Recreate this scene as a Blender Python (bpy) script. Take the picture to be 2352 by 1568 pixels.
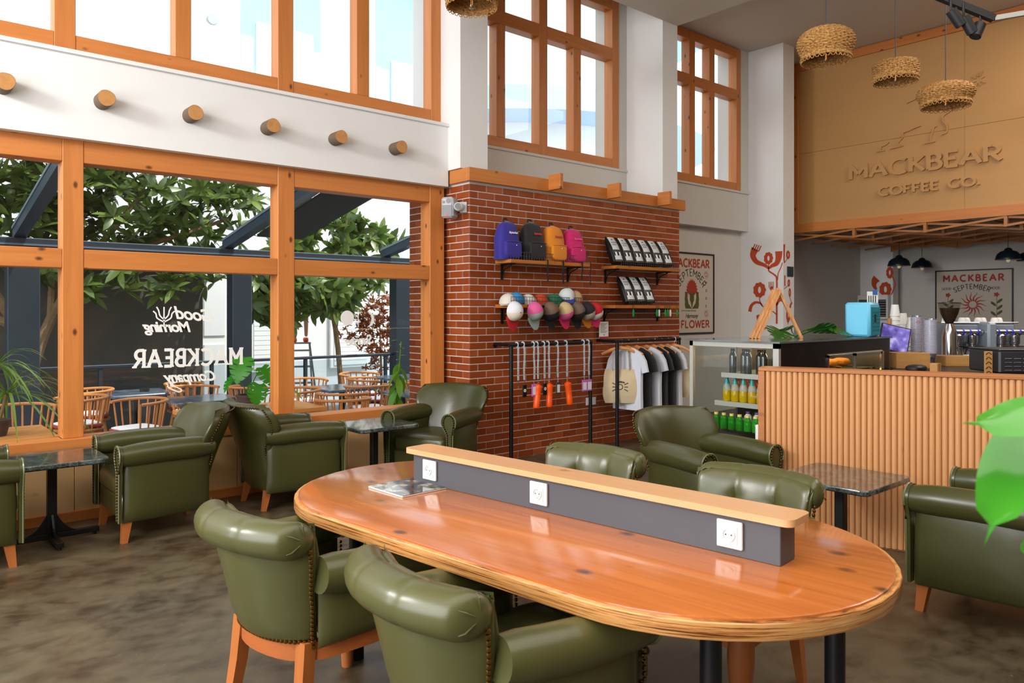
import bpy, bmesh, math, random
from mathutils import Vector as V, Matrix
R = math.radians
random.seed(7)
S = bpy.context.scene
for o in list(bpy.data.objects): bpy.data.objects.remove(o)
COL = S.collection
# ---------------------------------------------------------------- camera
cam = bpy.data.cameras.new('camera'); camo = bpy.data.objects.new('camera', cam); COL.objects.link(camo)
cam.sensor_width = 36; cam.sensor_fit = 'HORIZONTAL'; cam.lens = 36 * 1747.6 / 2352
cam.shift_y = -(784 - 714) / 2352; cam.clip_end = 200
camo.location = (0, 0, 1.5); camo.rotation_euler = (R(90), 0, R(49.247 - 90))
S.camera = camo
cam.dof.use_dof = True; cam.dof.focus_distance = 4.2; cam.dof.aperture_fstop = 6.3
# ---------------------------------------------------------------- world, sun, area lights, exposure
W = bpy.data.worlds.new('world'); S.world = W; W.use_nodes = True
wn = W.node_tree.nodes; wl = W.node_tree.links
bg = wn['Background']; bg.inputs['Color'].default_value = (.86, .93, 1, 1); bg.inputs['Strength'].default_value = 2.4
def lamp(name, kind, loc, rot, energy, color=(1, 1, 1), **kw):
    l = bpy.data.lights.new(name, kind); l.energy = energy; l.color = color
    for k, v in kw.items(): setattr(l, k, v)
    o = bpy.data.objects.new(name, l); COL.objects.link(o); o.location = loc; o.rotation_euler = rot
    return o
sun = lamp('sun', 'SUN', (0, 0, 20), (0, 0, 0), 4.5, (1, .95, .86), angle=R(.6))
sun.rotation_euler = V((-.42, .50, -1.25)).to_track_quat('-Z', 'Y').to_euler()
# area lights at an assumed unseen opening on the left; fills added overhead
lamp('left_light', 'AREA', (-3.1, 1.2, 2.9), (R(90), 0, R(-90)), 235, (1, .985, .965), shape='RECTANGLE', size=5.0, size_y=4.0)  # broad soft light from the left; its window is unseen and assumed
lamp('left_light_high', 'AREA', (-3.1, 4.3, 3.9), (R(80), 0, R(-90)), 180, (1, .985, .965), shape='RECTANGLE', size=.9, size_y=.8)  # added high on the left to throw the peg shadows
lamp('bar_fill', 'AREA', (8.5, .5, 5.42), (0, 0, 0), 270, (1, .93, .85), shape='RECTANGLE', size=5, size_y=4)  # fill light added to lift the bar and far walls; no fixture
lamp('overhead_fill', 'AREA', (2.2, -.3, 5.05), (0, 0, 0), 215, (1, .94, .87), shape='RECTANGLE', size=8, size_y=4.5)  # fill light added below the ceiling, without a fixture
S.view_settings.view_transform = 'Standard'; S.view_settings.look = 'None'
S.view_settings.exposure = 0.25; S.view_settings.gamma = 1; S.view_settings.use_curve_mapping = False
# ---------------------------------------------------------------- materials
MATS = {}
def lin(c):
    if isinstance(c, str):
        c = tuple(int(c[i:i+2], 16) / 255 for i in (0, 2, 4))
        c = tuple((x / 12.92 if x <= .04045 else ((x + .055) / 1.055) ** 2.4) for x in c)
    return (*c[:3], 1)
class NT:
    def __init__(s, m): s.t = m.node_tree; s.n = s.t.nodes; s.l = s.t.links
    def a(s, typ, **kw):
        nd = s.n.new(typ)
        for k, v in kw.items():
            if k.startswith('i_'): nd.inputs[k[2:].replace('_', ' ')].default_value = v
            else: setattr(nd, k, v)
        return nd
    def c(s, a, b): s.l.new(a, b)
    def math(s, op, a, b=None):
        m = s.a('ShaderNodeMath', operation=op)
        for i, v in enumerate((a, b)):
            if v is None: continue
            if hasattr(v, 'is_linked') or hasattr(v, 'links'): s.c(v, m.inputs[i])
            else: m.inputs[i].default_value = v
        return m.outputs[0]
    def mix(s, f, a, b, mode='MIX'):
        m = s.a('ShaderNodeMix', data_type='RGBA', blend_type=mode)
        for i, v in ((0, f), (6, a), (7, b)):
            if hasattr(v, 'links'): s.c(v, m.inputs[i])
            else: m.inputs[i].default_value = v
        return m.outputs[2]
    def ramp(s, f, *st):
        r = s.a('ShaderNodeValToRGB'); e = r.color_ramp.elements
        while len(e) < len(st): e.new(.5)
        for el, (p, c) in zip(e, st): el.position = p; el.color = c if len(c) == 4 else (*c, 1)
        s.c(f, r.inputs[0]); return r.outputs[0]
def newmat(name):
    m = bpy.data.materials.new(name); m.use_nodes = True
    t = NT(m); b = t.n['Principled BSDF']; MATS[name] = m
    return m, t, b
def mat(name, col, rough=.5, metal=0, spec=.5, noise=None, bump=None, coat=0, trans=0, emit=None, alpha=1, sheen=0, ior=None, sub=0):
    """noise=(scale, amount, colour2[, stretch]) ; bump=(scale, strength)"""
    if name in MATS: return MATS[name]
    m, t, b = newmat(name); c = lin(col)
    b.inputs['Base Color'].default_value = c; b.inputs['Roughness'].default_value = rough; b.inputs['Metallic'].default_value = metal
    b.inputs['Specular IOR Level'].default_value = spec; b.inputs['Coat Weight'].default_value = coat; b.inputs['Coat Roughness'].default_value = .12
    b.inputs['Transmission Weight'].default_value = trans; b.inputs['Alpha'].default_value = alpha; b.inputs['Sheen Weight'].default_value = sheen
    if ior: b.inputs['IOR'].default_value = ior
    if emit: b.inputs['Emission Color'].default_value = lin(emit[0]); b.inputs['Emission Strength'].default_value = emit[1]
    if noise or bump: tc = t.a('ShaderNodeTexCoord')
    if noise:
        mp = t.a('ShaderNodeMapping'); t.c(tc.outputs['Object'], mp.inputs[0])
        if len(noise) > 3: mp.inputs['Scale'].default_value = noise[3]
        n = t.a('ShaderNodeTexNoise', i_Scale=noise[0], i_Detail=6.0, i_Roughness=.6); t.c(mp.outputs[0], n.inputs['Vector'])
        f = t.ramp(n.outputs['Fac'], (.35, (0, 0, 0)), (.68, (1, 1, 1)))
        t.c(t.mix(t.math('MULTIPLY', f, noise[1]), c, lin(noise[2])), b.inputs['Base Color'])
    if bump:
        n = t.a('ShaderNodeTexNoise', i_Scale=bump[0], i_Detail=4.0); t.c(tc.outputs['Object'], n.inputs['Vector'])
        bp = t.a('ShaderNodeBump', i_Strength=bump[1], i_Distance=.01); t.c(n.outputs['Fac'], bp.inputs['Height']); t.c(bp.outputs[0], b.inputs['Normal'])
    return m
def wood(name, base, dark, axis='X', rough=.45, knots=1.0, grain=1.0, coat=0, kn=(5.0, 9.0), kcol='4a2008', stripe=.5, kth=.52, ks=(.07, .17)):
    if name in MATS: return MATS[name]
    m, t, b = newmat(name)
    tc = t.a('ShaderNodeTexCoord'); oi = t.a('ShaderNodeObjectInfo')
    off = t.a('ShaderNodeVectorMath', operation='SCALE'); off.inputs[0].default_value = (7.3, 5.1, 9.7); t.c(oi.outputs['Random'], off.inputs['Scale'])
    ad = t.a('ShaderNodeVectorMath', operation='ADD'); t.c(tc.outputs['Object'], ad.inputs[0]); t.c(off.outputs[0], ad.inputs[1])
    i = 'XYZ'.index(axis)
    def mapped(al, ac):
        mp = t.a('ShaderNodeMapping'); sc = [ac] * 3; sc[i] = al; mp.inputs['Scale'].default_value = sc; t.c(ad.outputs[0], mp.inputs[0]); return mp.outputs[0]
    n1 = t.a('ShaderNodeTexNoise', i_Scale=1.0, i_Detail=5.0, i_Roughness=.65, i_Distortion=.6); t.c(mapped(1.1 * grain, 22 * grain), n1.inputs['Vector'])
    n2 = t.a('ShaderNodeTexNoise', i_Scale=1.0, i_Detail=2.0); t.c(mapped(.5, 2.4), n2.inputs['Vector'])
    vo = t.a('ShaderNodeTexVoronoi', i_Scale=1.0, i_Randomness=1.0); t.c(mapped(kn[0], kn[1]), vo.inputs['Vector'])
    g = t.ramp(n1.outputs['Fac'], (.30, (1, 1, 1)), (.62, (0, 0, 0)))
    c1 = t.mix(t.math('MULTIPLY', g, stripe), lin(base), lin(dark))
    c2 = t.mix(t.math('MULTIPLY', n2.outputs['Fac'], .45), c1, tuple(x * .72 for x in lin(base)[:3]) + (1,))
    kf = t.ramp(vo.outputs['Distance'], (ks[0], (1, 1, 1)), (ks[1], (0, 0, 0)))
    sep = t.a('ShaderNodeSeparateColor'); t.c(vo.outputs['Color'], sep.inputs[0])
    kf2 = t.math('MULTIPLY', t.math('MULTIPLY', kf, t.math('GREATER_THAN', sep.outputs[0], kth)), .9 * knots)
    t.c(t.mix(kf2, c2, lin(kcol)), b.inputs['Base Color'])
    b.inputs['Roughness'].default_value = rough; b.inputs['Coat Weight'].default_value = coat; b.inputs['Coat Roughness'].default_value = .1
    bp = t.a('ShaderNodeBump', i_Strength=.12, i_Distance=.004); t.c(n1.outputs['Fac'], bp.inputs['Height']); t.c(bp.outputs[0], b.inputs['Normal'])
    return m
def glassmat(name, tint=(1, 1, 1), rough=.0, f0=1.45, strength=1.0):
    if name in MATS: return MATS[name]
    m, t, b = newmat(name); t.n.remove(b); out = t.n['Material Output']
    tr = t.a('ShaderNodeBsdfTransparent'); tr.inputs[0].default_value = (*tint, 1)
    gl = t.a('ShaderNodeBsdfGlossy', i_Roughness=rough); fr = t.a('ShaderNodeLayerWeight')
    fac = t.math('ADD', t.math('MULTIPLY', t.math('POWER', fr.outputs['Facing'], 5.0), .8), .02)
    mx = t.a('ShaderNodeMixShader'); t.c(t.math('MULTIPLY', fac, strength), mx.inputs[0]); t.c(tr.outputs[0], mx.inputs[1]); t.c(gl.outputs[0], mx.inputs[2]); t.c(mx.outputs[0], out.inputs[0])
    return m
# ---------------------------------------------------------------- mesh helpers
class MB:
    def __init__(s): s.v = []; s.f = []
    def add(s, vs, fs):
        k = len(s.v); s.v += [V(p) for p in vs]; s.f += [tuple(i + k for i in f) for f in fs]; return s
    def box(s, x0, x1, y0, y1, z0, z1, b=0):
        c = V(((x0+x1)/2, (y0+y1)/2, (z0+z1)/2)); h = V((abs(x1-x0)/2, abs(y1-y0)/2, abs(z1-z0)/2)); b = min(b, *(x * .49 for x in h))
        if b <= 0:
            vs = [c + V((i*h.x, j*h.y, k*h.z)) for i in (-1, 1) for j in (-1, 1) for k in (-1, 1)]
            return s.add(vs, [(0,1,3,2), (4,6,7,5), (0,4,5,1), (2,3,7,6), (0,2,6,4), (1,5,7,3)])
        vs = []; ix = {}
        for i in (-1, 1):
            for j in (-1, 1):
                for k in (-1, 1):
                    for a in range(3):
                        p = [i*(h.x-b), j*(h.y-b), k*(h.z-b)]; p[a] = (i, j, k)[a] * h[a]
                        ix[(i, j, k, a)] = len(vs); vs.append(c + V(p))
        fs = []
        for a in range(3):
            o1, o2 = (a+1) % 3, (a+2) % 3
            def key(sa, s1, s2, ax):
                q = [0]*3; q[a] = sa; q[o1] = s1; q[o2] = s2; return ix[(*q, ax)]
            for sa in (-1, 1): fs.append(tuple(key(sa, u, w, a) for u, w in ((-1,-1), (1,-1), (1,1), (-1,1))))
            for s1 in (-1, 1):
                for s2 in (-1, 1): fs.append((key(-1, s1, s2, o1), key(1, s1, s2, o1), key(1, s1, s2, o2), key(-1, s1, s2, o2)))
        for i in (-1, 1):
            for j in (-1, 1):
                for k in (-1, 1): fs.append(tuple(ix[(i, j, k, a)] for a in range(3)))
        return s.add(vs, fs)
    def cyl(s, p0, p1, r0, r1=None, n=12, caps=True):
        return s.tube([p0, p1], [r0, r0 if r1 is None else r1], n, caps)
    def tube(s, pts, r, n=8, caps=True, closed=False, flat=1.0):
        pts = [V(p) for p in pts]; m = len(pts); rs = r if isinstance(r, (list, tuple)) else [r] * m
        vs = []; fs = []; up = None
        for i, p in enumerate(pts):
            if closed: t = pts[(i+1) % m] - pts[i-1]
            else: t = pts[min(i+1, m-1)] - pts[max(i-1, 0)]
            t = t.normalized() if t.length > 1e-9 else V((0, 0, 1))
            if up is None: up = V((0, 0, 1)) if abs(t.z) < .9 else V((1, 0, 0))
            x = t.cross(up)
            if x.length < 1e-6: x = t.cross(V((0, 1, 0)))
            x.normalize(); up = x.cross(t).normalized()
            for j in range(n):
                a = 2 * math.pi * (j + .5) / n
                vs.append(p + x * (math.cos(a) * rs[i]) + up * (math.sin(a) * rs[i] * flat))
        for i in range(m if closed else m - 1):
            for j in range(n):
                a, b = i*n + j, i*n + (j+1) % n; c, d = ((i+1) % m)*n + (j+1) % n, ((i+1) % m)*n + j
                fs.append((a, b, c, d))
        if caps and not closed: fs += [tuple(range(n))[::-1], tuple(range((m-1)*n, m*n))]
        return s.add(vs, fs)
    def lathe(s, prof, n=24, c=(0, 0, 0), closed=False):
        c = V(c); vs = []; fs = []; m = len(prof)
        for r, z in prof:
            for j in range(n):
                a = 2*math.pi*j/n; vs.append(c + V((r*math.cos(a), r*math.sin(a), z)))
        for i in range(m if closed else m-1):
            k = (i+1) % m
            for j in range(n): fs.append((i*n+j, i*n+(j+1) % n, k*n+(j+1) % n, k*n+j))
        if not closed:
            if prof[0][0] > 1e-5: fs.append(tuple(range(n))[::-1])
            if prof[-1][0] > 1e-5: fs.append(tuple(range((m-1)*n, m*n)))
        return s.add(vs, fs)
    def prism(s, poly, z0, z1):
        n = len(poly); vs = [(x, y, z0) for x, y in poly] + [(x, y, z1) for x, y in poly]
        return s.add(vs, [tuple(range(n))[::-1], tuple(range(n, 2*n))] + [(i, (i+1) % n, n + (i+1) % n, n + i) for i in range(n)])
    def grid(s, fn, nu, nv, cu=False, cv=False):
        vs = [fn(i / (nu if cu else nu-1), j / (nv if cv else nv-1)) for i in range(nu) for j in range(nv)]
        fs = [(i*nv+j, ((i+1) % nu)*nv+j, ((i+1) % nu)*nv+(j+1) % nv, i*nv+(j+1) % nv) for i in range(nu if cu else nu-1) for j in range(nv if cv else nv-1)]
        return s.add(vs, fs)
    def sup(s, c, h, e=.4, n=20, m=12, e2=None):
        """superellipsoid: rounded box / cushion"""
        e2 = e if e2 is None else e2; c = V(c)
        f = lambda w, p: math.copysign(abs(w) ** p, w)
        def fn(u, v):
            a = 2*math.pi*u; b = math.pi*(v-.5)
            cb = f(math.cos(b), e2)
            return c + V((h[0]*cb*f(math.cos(a), e), h[1]*cb*f(math.sin(a), e), h[2]*f(math.sin(b), e2)))
        return s.grid(fn, n, m, cu=True)
    def sheet(s, fn, th, nu=16, nv=10, p=6):
        """a thick soft sheet: fn(u,v)->point on the middle surface, u,v in -1..1; rounded rim"""
        def sp(i, n): return math.sin(math.pi * (i/(n-1) - .5))
        P = [[fn(sp(i, nu), sp(j, nv)) for j in range(nv)] for i in range(nu)]
        k = len(s.v); vs = []
        for side in (1, -1):
            for i in range(nu):
                for j in range(nv):
                    du = P[min(i+1, nu-1)][j] - P[max(i-1, 0)][j]; dv = P[i][min(j+1, nv-1)] - P[i][max(j-1, 0)]
                    nrm = du.cross(dv).normalized()
                    e = (abs(sp(i, nu))**p + abs(sp(j, nv))**p)**(1/p)
                    t = th(sp(i, nu), sp(j, nv)) if callable(th) else th
                    t = t * math.sqrt(max(0, 1 - min(1, e)**4)) if 0 < i < nu-1 and 0 < j < nv-1 else 0
                    vs.append(P[i][j] + nrm * (side * t / 2))
        fs = []; N = nu*nv
        for i in range(nu-1):
            for j in range(nv-1):
                q = (i*nv+j, (i+1)*nv+j, (i+1)*nv+j+1, i*nv+j+1)
                fs += [q, tuple(x + N for x in q[::-1])]
        return s.add(vs, fs)
    def ribbon(s, pts, w, z0=0, z1=.004, closed=False, taper=None):
        """flat stroke in XY of width w, thickness z0..z1"""
        n = len(pts); P = [V((p[0], p[1])) for p in pts]; L = []; Rr = []
        for i, p in enumerate(P):
            a = P[i-1] if (i > 0 or closed) else None; b = P[(i+1) % n] if (i < n-1 or closed) else None
            d1 = (p-a).normalized() if a is not None and (p-a).length > 1e-9 else None; d2 = (b-p).normalized() if b is not None and (b-p).length > 1e-9 else None
            d = ((d1 or d2 or V((1,0))) + (d2 or d1 or V((1,0)))); d = d.normalized() if d.length > 1e-4 else (d1 or d2)
            k = 1.0
            if d1 is not None and d2 is not None: k = min(1.6, 1 / max(.35, abs(d.dot(d1))))
            nn = V((-d.y, d.x)) * (w / 2 * k * (taper(i/(n-1)) if taper else 1)); L.append(p + nn); Rr.append(p - nn)
        vs = [(q.x, q.y, z) for z in (z0, z1) for ln in (L, Rr) for q in ln]; fs = []
        for i in range(n if closed else n-1):
            j = (i+1) % n
            fs += [(2*n+i, 3*n+i, 3*n+j, 2*n+j), (i, j, n+j, n+i), (i, 2*n+i, 2*n+j, j), (n+i, n+j, 3*n+j, 3*n+i)]
        if not closed: fs += [(0, n, 3*n, 2*n), (n-1, 3*n-1, 4*n-1, 2*n-1)]
        return s.add(vs, fs)
    def xf(s, M):
        s.v = [M @ p for p in s.v]; return s
    def join(s, o, M=None): return s.add([M @ p for p in o.v] if M else o.v, o.f)
    def mesh(s, name, m, smooth=None, recalc=True):
        me = bpy.data.meshes.new(name); me.from_pydata([tuple(p) for p in s.v], [], s.f)
        if recalc:
            b = bmesh.new(); b.from_mesh(me); bmesh.ops.remove_doubles(b, verts=b.verts, dist=1e-6); bmesh.ops.recalc_face_normals(b, faces=b.faces); b.to_mesh(me); b.free()
        if smooth:
            me.polygons.foreach_set('use_smooth', [True] * len(me.polygons)); me.set_sharp_from_angle(angle=R(smooth if smooth is not True else 42))
        if m is not None:
            for x in (m if isinstance(m, (list, tuple)) else [m]): me.materials.append(x)
        me.update(); return me
    def build(s, name, m, parent=None, smooth=None, loc=None, label=None, cat=None, group=None, kind=None, recalc=True, rot=None):
        return obj(name, s.mesh(name, m, smooth, recalc), parent, loc, rot, label, cat, group, kind)
def tag(o, label=None, cat=None, group=None, kind=None):
    for k, v in (('label', label), ('category', cat), ('group', group), ('kind', kind)):
        if v: o[k] = v
    return o
def obj(name, me, parent=None, loc=None, rot=None, label=None, cat=None, group=None, kind=None):
    o = bpy.data.objects.new(name, me); COL.objects.link(o); o.parent = parent
    if loc is not None: o.location = loc
    if rot is not None: o.rotation_euler = rot
    return tag(o, label, cat, group, kind)
def thing(name, label, cat, loc=(0, 0, 0), rz=0, group=None, kind=None, rot=None):
    o = bpy.data.objects.new(name, None); COL.objects.link(o); o.location = loc; o.rotation_euler = rot or (0, 0, rz)
    o.empty_display_size = .05
    return tag(o, label, cat, group, kind)
def tree(o, loc=None, rz=None, label=None, parent=None, group=None):
    c = o.copy(); COL.objects.link(c); c.parent = parent
    if loc is not None: c.location = loc
    if rz is not None: c.rotation_euler = (0, 0, rz)
    if label: c['label'] = label
    if group: c['group'] = group
    for ch in list(o.children): tree(ch, parent=c)
    return c
def bx(name, m, x0, x1, y0, y1, z0, z1, parent=None, b=.003, **kw):
    """box object whose origin is at its own centre (keeps grain local)"""
    c = ((x0+x1)/2, (y0+y1)/2, (z0+z1)/2)
    return MB().box(x0-c[0], x1-c[0], y0-c[1], y1-c[1], z0-c[2], z1-c[2], b).build(name, m, parent, loc=c, **kw)
def wallY(x, y, z): return Matrix(((1,0,0,x), (0,0,-1,y), (0,1,0,z), (0,0,0,1)))       # sheet facing -Y
def wallX(x, y, z): return Matrix(((0,0,-1,x), (-1,0,0,y), (0,1,0,z), (0,0,0,1)))      # sheet facing -X
def T(x, y, z): return Matrix.Translation((x, y, z))
def arc(cx, cy, r, a0, a1, n=12, ry=None):
    return [(cx + r*math.cos(R(a0+(a1-a0)*i/n)), cy + (ry or r)*math.sin(R(a0+(a1-a0)*i/n))) for i in range(n+1)]
def smooth(pts, n=6):
    """Catmull-Rom"""
    P = [V(p) for p in pts]; out = []
    for i in range(len(P)-1):
        p0, p1, p2, p3 = P[max(i-1, 0)], P[i], P[i+1], P[min(i+2, len(P)-1)]
        for k in range(n):
            t = k/n; out.append(.5*((2*p1) + (p2-p0)*t + (2*p0-5*p1+4*p2-p3)*t*t + (3*p1-p0-3*p2+p3)*t**3))
    return out + [P[-1]]
# stroke letters -------------------------------------------------
GL = {
 'A': (.8, [[(0,0),(.4,1)], [(.4,1),(.8,0)], [(.15,.34),(.65,.34)]]),
 'B': (.62, [[(.05,0),(.05,1)], [(.05,1),(.3,1)]+arc(.3,.76,.24,90,-90,8)+[(.05,.52)], [(.05,.52),(.34,.52)]+arc(.34,.26,.26,90,-90,8)+[(.05,0)]]),
 'C': (.8, [arc(.48,.5,.46,50,310,18,.5)]),
 'D': (.7, [[(.05,0),(.05,1)], [(.05,1),(.25,1)]+arc(.25,.5,.42,90,-90,12,.5)+[(.05,0)]]),
 'E': (.55, [[(.05,0),(.05,1)], [(.05,1),(.55,1)], [(.05,.52),(.47,.52)], [(.05,0),(.55,0)]]),
 'F': (.55, [[(.05,0),(.05,1)], [(.05,1),(.55,1)], [(.05,.5),(.47,.5)]]),
 'G': (.8, [arc(.48,.5,.46,50,320,18,.5)+[(.84,.45),(.55,.45)]]),
 'I': (.12, [[(.06,0),(.06,1)]]),
 'K': (.66, [[(.05,0),(.05,1)], [(.62,1),(.08,.42)], [(.22,.56),(.66,0)]]),
 'L': (.55, [[(.05,1),(.05,0)], [(.05,0),(.53,0)]]),
 'M': (.9, [[(.05,0),(.05,1)], [(.05,1),(.45,.32)], [(.45,.32),(.85,1)], [(.85,1),(.85,0)]]),
 'N': (.75, [[(.05,0),(.05,1)], [(.05,1),(.7,0)], [(.7,0),(.7,1)]]),
 'O': (.95, [arc(.48,.5,.45,0,360,26,.5)]),
 'P': (.6, [[(.05,0),(.05,1)], [(.05,1),(.3,1)]+arc(.3,.73,.27,90,-90,8)+[(.05,.46)]]),
 'R': (.66, [[(.05,0),(.05,1)], [(.05,1),(.32,1)]+arc(.32,.73,.27,90,-90,8)+[(.05,.46)], [(.3,.46),(.66,0)]]),
 'S': (.62, [smooth([(.56,.84),(.32,1),(.08,.8),(.3,.53),(.56,.25),(.32,0),(.04,.17)], 5)]),
 'T': (.66, [[(.33,0),(.33,1)], [(0,1),(.66,1)]]),
 'W': (1.05, [[(0,1),(.26,0)], [(.26,0),(.52,1)], [(.52,1),(.78,0)], [(.78,0),(1.04,1)]]),
 '.': (.12, [[(.06,0),(.06,.12)]]), ' ': (.45, []),
}
def lettering(txt, h, wt, wf=1.0, track=.16, serif=0, width=None, th=.004, arcr=None, z0=0):
    """stroke lettering in the XY plane, starting at x=0; arcr: bend over a circle of that radius (centred text)"""
    strokes = []; x = 0
    for ch in txt:
        w, sts = GL[ch]
        for st in sts:
            strokes.append([(x + p[0]*wf*h, p[1]*h) for p in st])
            if serif and ch not in 'COSG.':
                for p in (st[0], st[-1]):
                    q = st[1] if p is st[0] else st[-2]
                    if abs(p[1]-q[1]) > .3 and (p[1] < .01 or p[1] > .99):
                        strokes.append([(x + p[0]*wf*h - serif*h, p[1]*h), (x + p[0]*wf*h + serif*h, p[1]*h), 's'])
        x += (w*wf + track) * h
    tot = x - track*h; k = (width / tot) if width else 1
    b = MB()
    for si, st in enumerate(strokes):
        sw = wt
        if st[-1] == 's': st = st[:-1]; sw = wt * .55
        st = [(p[0]*k, p[1]) for p in st]
        if arcr:
            W2 = tot*k/2
            if len(st) == 2: st = [(st[0][0]+(st[1][0]-st[0][0])*i/4, st[0][1]+(st[1][1]-st[0][1])*i/4) for i in range(5)]
            st = [((arcr+p[1])*math.sin((p[0]-W2)/arcr), (arcr+p[1])*math.cos((p[0]-W2)/arcr)-arcr) for p in st]
        b.ribbon(st, sw, z0 - th*.01*si, z0 + th*(1 + .012*si))
    return b, tot*k
def script(txt, h, weight=.0, shear=.35, th=.003, spacing=.9):
    """cursive-like lettering from the built-in font, in XY"""
    cu = bpy.data.curves.new('t', 'FONT'); cu.body = txt; cu.size = h; cu.shear = shear; cu.offset = weight; cu.space_character = spacing; cu.extrude = th/2; cu.resolution_u = 3
    o = bpy.data.objects.new('t', cu); COL.objects.link(o); dg = bpy.context.evaluated_depsgraph_get(); me = bpy.data.meshes.new_from_object(o.evaluated_get(dg))
    b = MB().add([v.co.copy() for v in me.vertices], [tuple(p.vertices) for p in me.polygons])
    bpy.data.objects.remove(o); bpy.data.meshes.remove(me); bpy.data.curves.remove(cu)
    return b
# ================================================================ materials used all over
PINE, PINED = 'cf803d', 'a4581f'
woodx = wood('pine_x', PINE, PINED, 'X'); woody = wood('pine_y', PINE, PINED, 'Y'); woodz = wood('pine_z', PINE, PINED, 'Z')
ply = wood('birch_plywood', 'e0b47c', 'cc985c', 'X', knots=.25, stripe=.25, grain=.5, rough=.5)
plaster = mat('white_plaster', 'e6e5e3', .85, noise=(3, .25, 'dad9d5'), bump=(160, .05))
plaster_b = mat('warm_white_plaster', 'cfcbc4', .85, noise=(3, .25, 'c4bfb6'))
ceilm = mat('ceiling_paint', 'c9c0b4', .9, noise=(1.2, .3, 'beb4a6'))
brickm = None
glass = glassmat('window_glass', (.97, .985, .98))
black = mat('black_steel', '101112', .42, .3, bump=(200, .05))
white_pl = mat('white_plastic', 'e8e8e6', .35)
chrome = mat('chrome', 'd0d2d4', .14, 1)
# ================================================================ floor, ceiling, walls
def floor_material():
    m, t, b = newmat('polished_concrete'); tc = t.a('ShaderNodeTexCoord')
    def nz(sc, det, st=None, dist=0):
        mp = t.a('ShaderNodeMapping'); t.c(tc.outputs['Object'], mp.inputs[0]); mp.inputs['Rotation'].default_value = (0, 0, R(25))
        if st: mp.inputs['Scale'].default_value = st
        n = t.a('ShaderNodeTexNoise', i_Scale=sc, i_Detail=det, i_Roughness=.62, i_Distortion=dist*.4); t.c(mp.outputs[0], n.inputs['Vector']); return n.outputs['Fac']
    a = nz(1.5, 9, (1, 1.15, 1), .3); c = nz(7, 10, (1, 1.25, 1), .2); d = nz(38, 5); e = nz(150, 3)
    col = t.ramp(a, (.30, lin('271c10')), (.44, lin('3f3120')), (.58, lin('574c38')), (.74, lin('453e31')))
    col = t.mix(t.math('MULTIPLY', t.ramp(c, (.38, (0, 0, 0)), (.68, (1, 1, 1))), .5), col, lin('6c614b'))
    col = t.mix(t.math('MULTIPLY', t.ramp(c, (.25, (1, 1, 1)), (.48, (0, 0, 0))), .45), col, lin('2f2516'))
    col = t.mix(t.math('MULTIPLY', t.ramp(d, (.62, (0, 0, 0)), (.78, (1, 1, 1))), .35), col, lin('a39a86'))
    t.c(col, b.inputs['Base Color'])
    t.c(t.ramp(c, (.3, (.26, .26, .26)), (.7, (.45, .45, .45))), b.inputs['Roughness'])
    bp = t.a('ShaderNodeBump', i_Strength=.06, i_Distance=.004); t.c(e, bp.inputs['Height']); t.c(bp.outputs[0], b.inputs['Normal'])
    return m
def struct(name, b, m, label=None, parent=None, **kw): return b.build(name, m, parent, kind='structure', label=label, cat=None, **kw)
struct('floor', MB().box(-3.4, 15.2, -3.4, 6.3, -.2, 0).box(4.6, 15.2, 6.3, 6.9, -.2, 0), floor_material(), 'brown and grey polished concrete floor')
struct('ceiling', MB().box(-3.4, 7.86, -3.4, 5.92, 5.1, 5.48).box(-3.4, 15.2, -3.4, 6.9, 5.48, 5.75), ceilm, 'matt off-white ceiling with a step in level')
b = MB(); b.box(-3.4, 4.44, 6.12, 6.42, 2.73, 3.32).box(-3.4, 4.46, 6.095, 6.42, 3.32, 3.348)
struct('wall_back_beam', b, plaster, 'white beam with round log pegs above the shop window')
struct('wall_back', MB().box(4.78, 7.565, 6.5, 6.9, 0, 3.29).box(4.78, 7.565, 6.48, 6.9, 3.29, 3.318).box(7.40, 7.565, 6.5, 6.9, 3.3, 5.48)
       .box(7.86, 10.41, 6.5, 6.9, 2.72, 3.29).box(7.86, 10.41, 6.48, 6.9, 3.29, 3.318).box(10.18, 10.41, 6.5, 6.9, 3.3, 5.48)
       .box(7.6, 15.2, 6.63, 6.9, 0, 2.74).box(10.6, 15.2, 6.63, 6.9, 2.74, 5.48).box(-3.4, 4.44, 6.25, 6.9, 5.40, 5.5), plaster_b, 'grey-white plaster wall under the high windows')
for x0, x1 in ((4.44, 4.78), (7.565, 7.86), (10.41, 10.72), (14.45, 14.68)):
    struct('wall_column', MB().box(x0, x1, 5.92 if x0 < 14 else 6.03, 6.75, 2.89 if x0 < 5 else 0, 5.48), plaster, 'white plaster column between the high windows')
struct('wall_bar', MB().box(14.9, 15.2, -3.4, 6.9, 0, 5.48), plaster_b, 'grey-white wall behind the coffee bar')
b = MB().box(-3.4, -3.2, -3.4, -1.2, 0, 5.48).box(-3.4, -3.2, 5.5, 6.5, 0, 5.48).box(-3.4, -3.2, -1.2, 5.5, 0, .6).box(-3.4, -3.2, -1.2, 5.5, 4.8, 5.48)
struct('wall_left', b, plaster, 'unseen white wall with an opening added for the left light')  # the opening is added to hold the area lights on this side
b = MB().box(-3.4, 15.2, -3.4, -3.2, 0, 5.48)
struct('wall_rear', b, mat('rear_wall_brown', '6b5a4a', .8), 'plain brown wall behind the camera')
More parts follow.
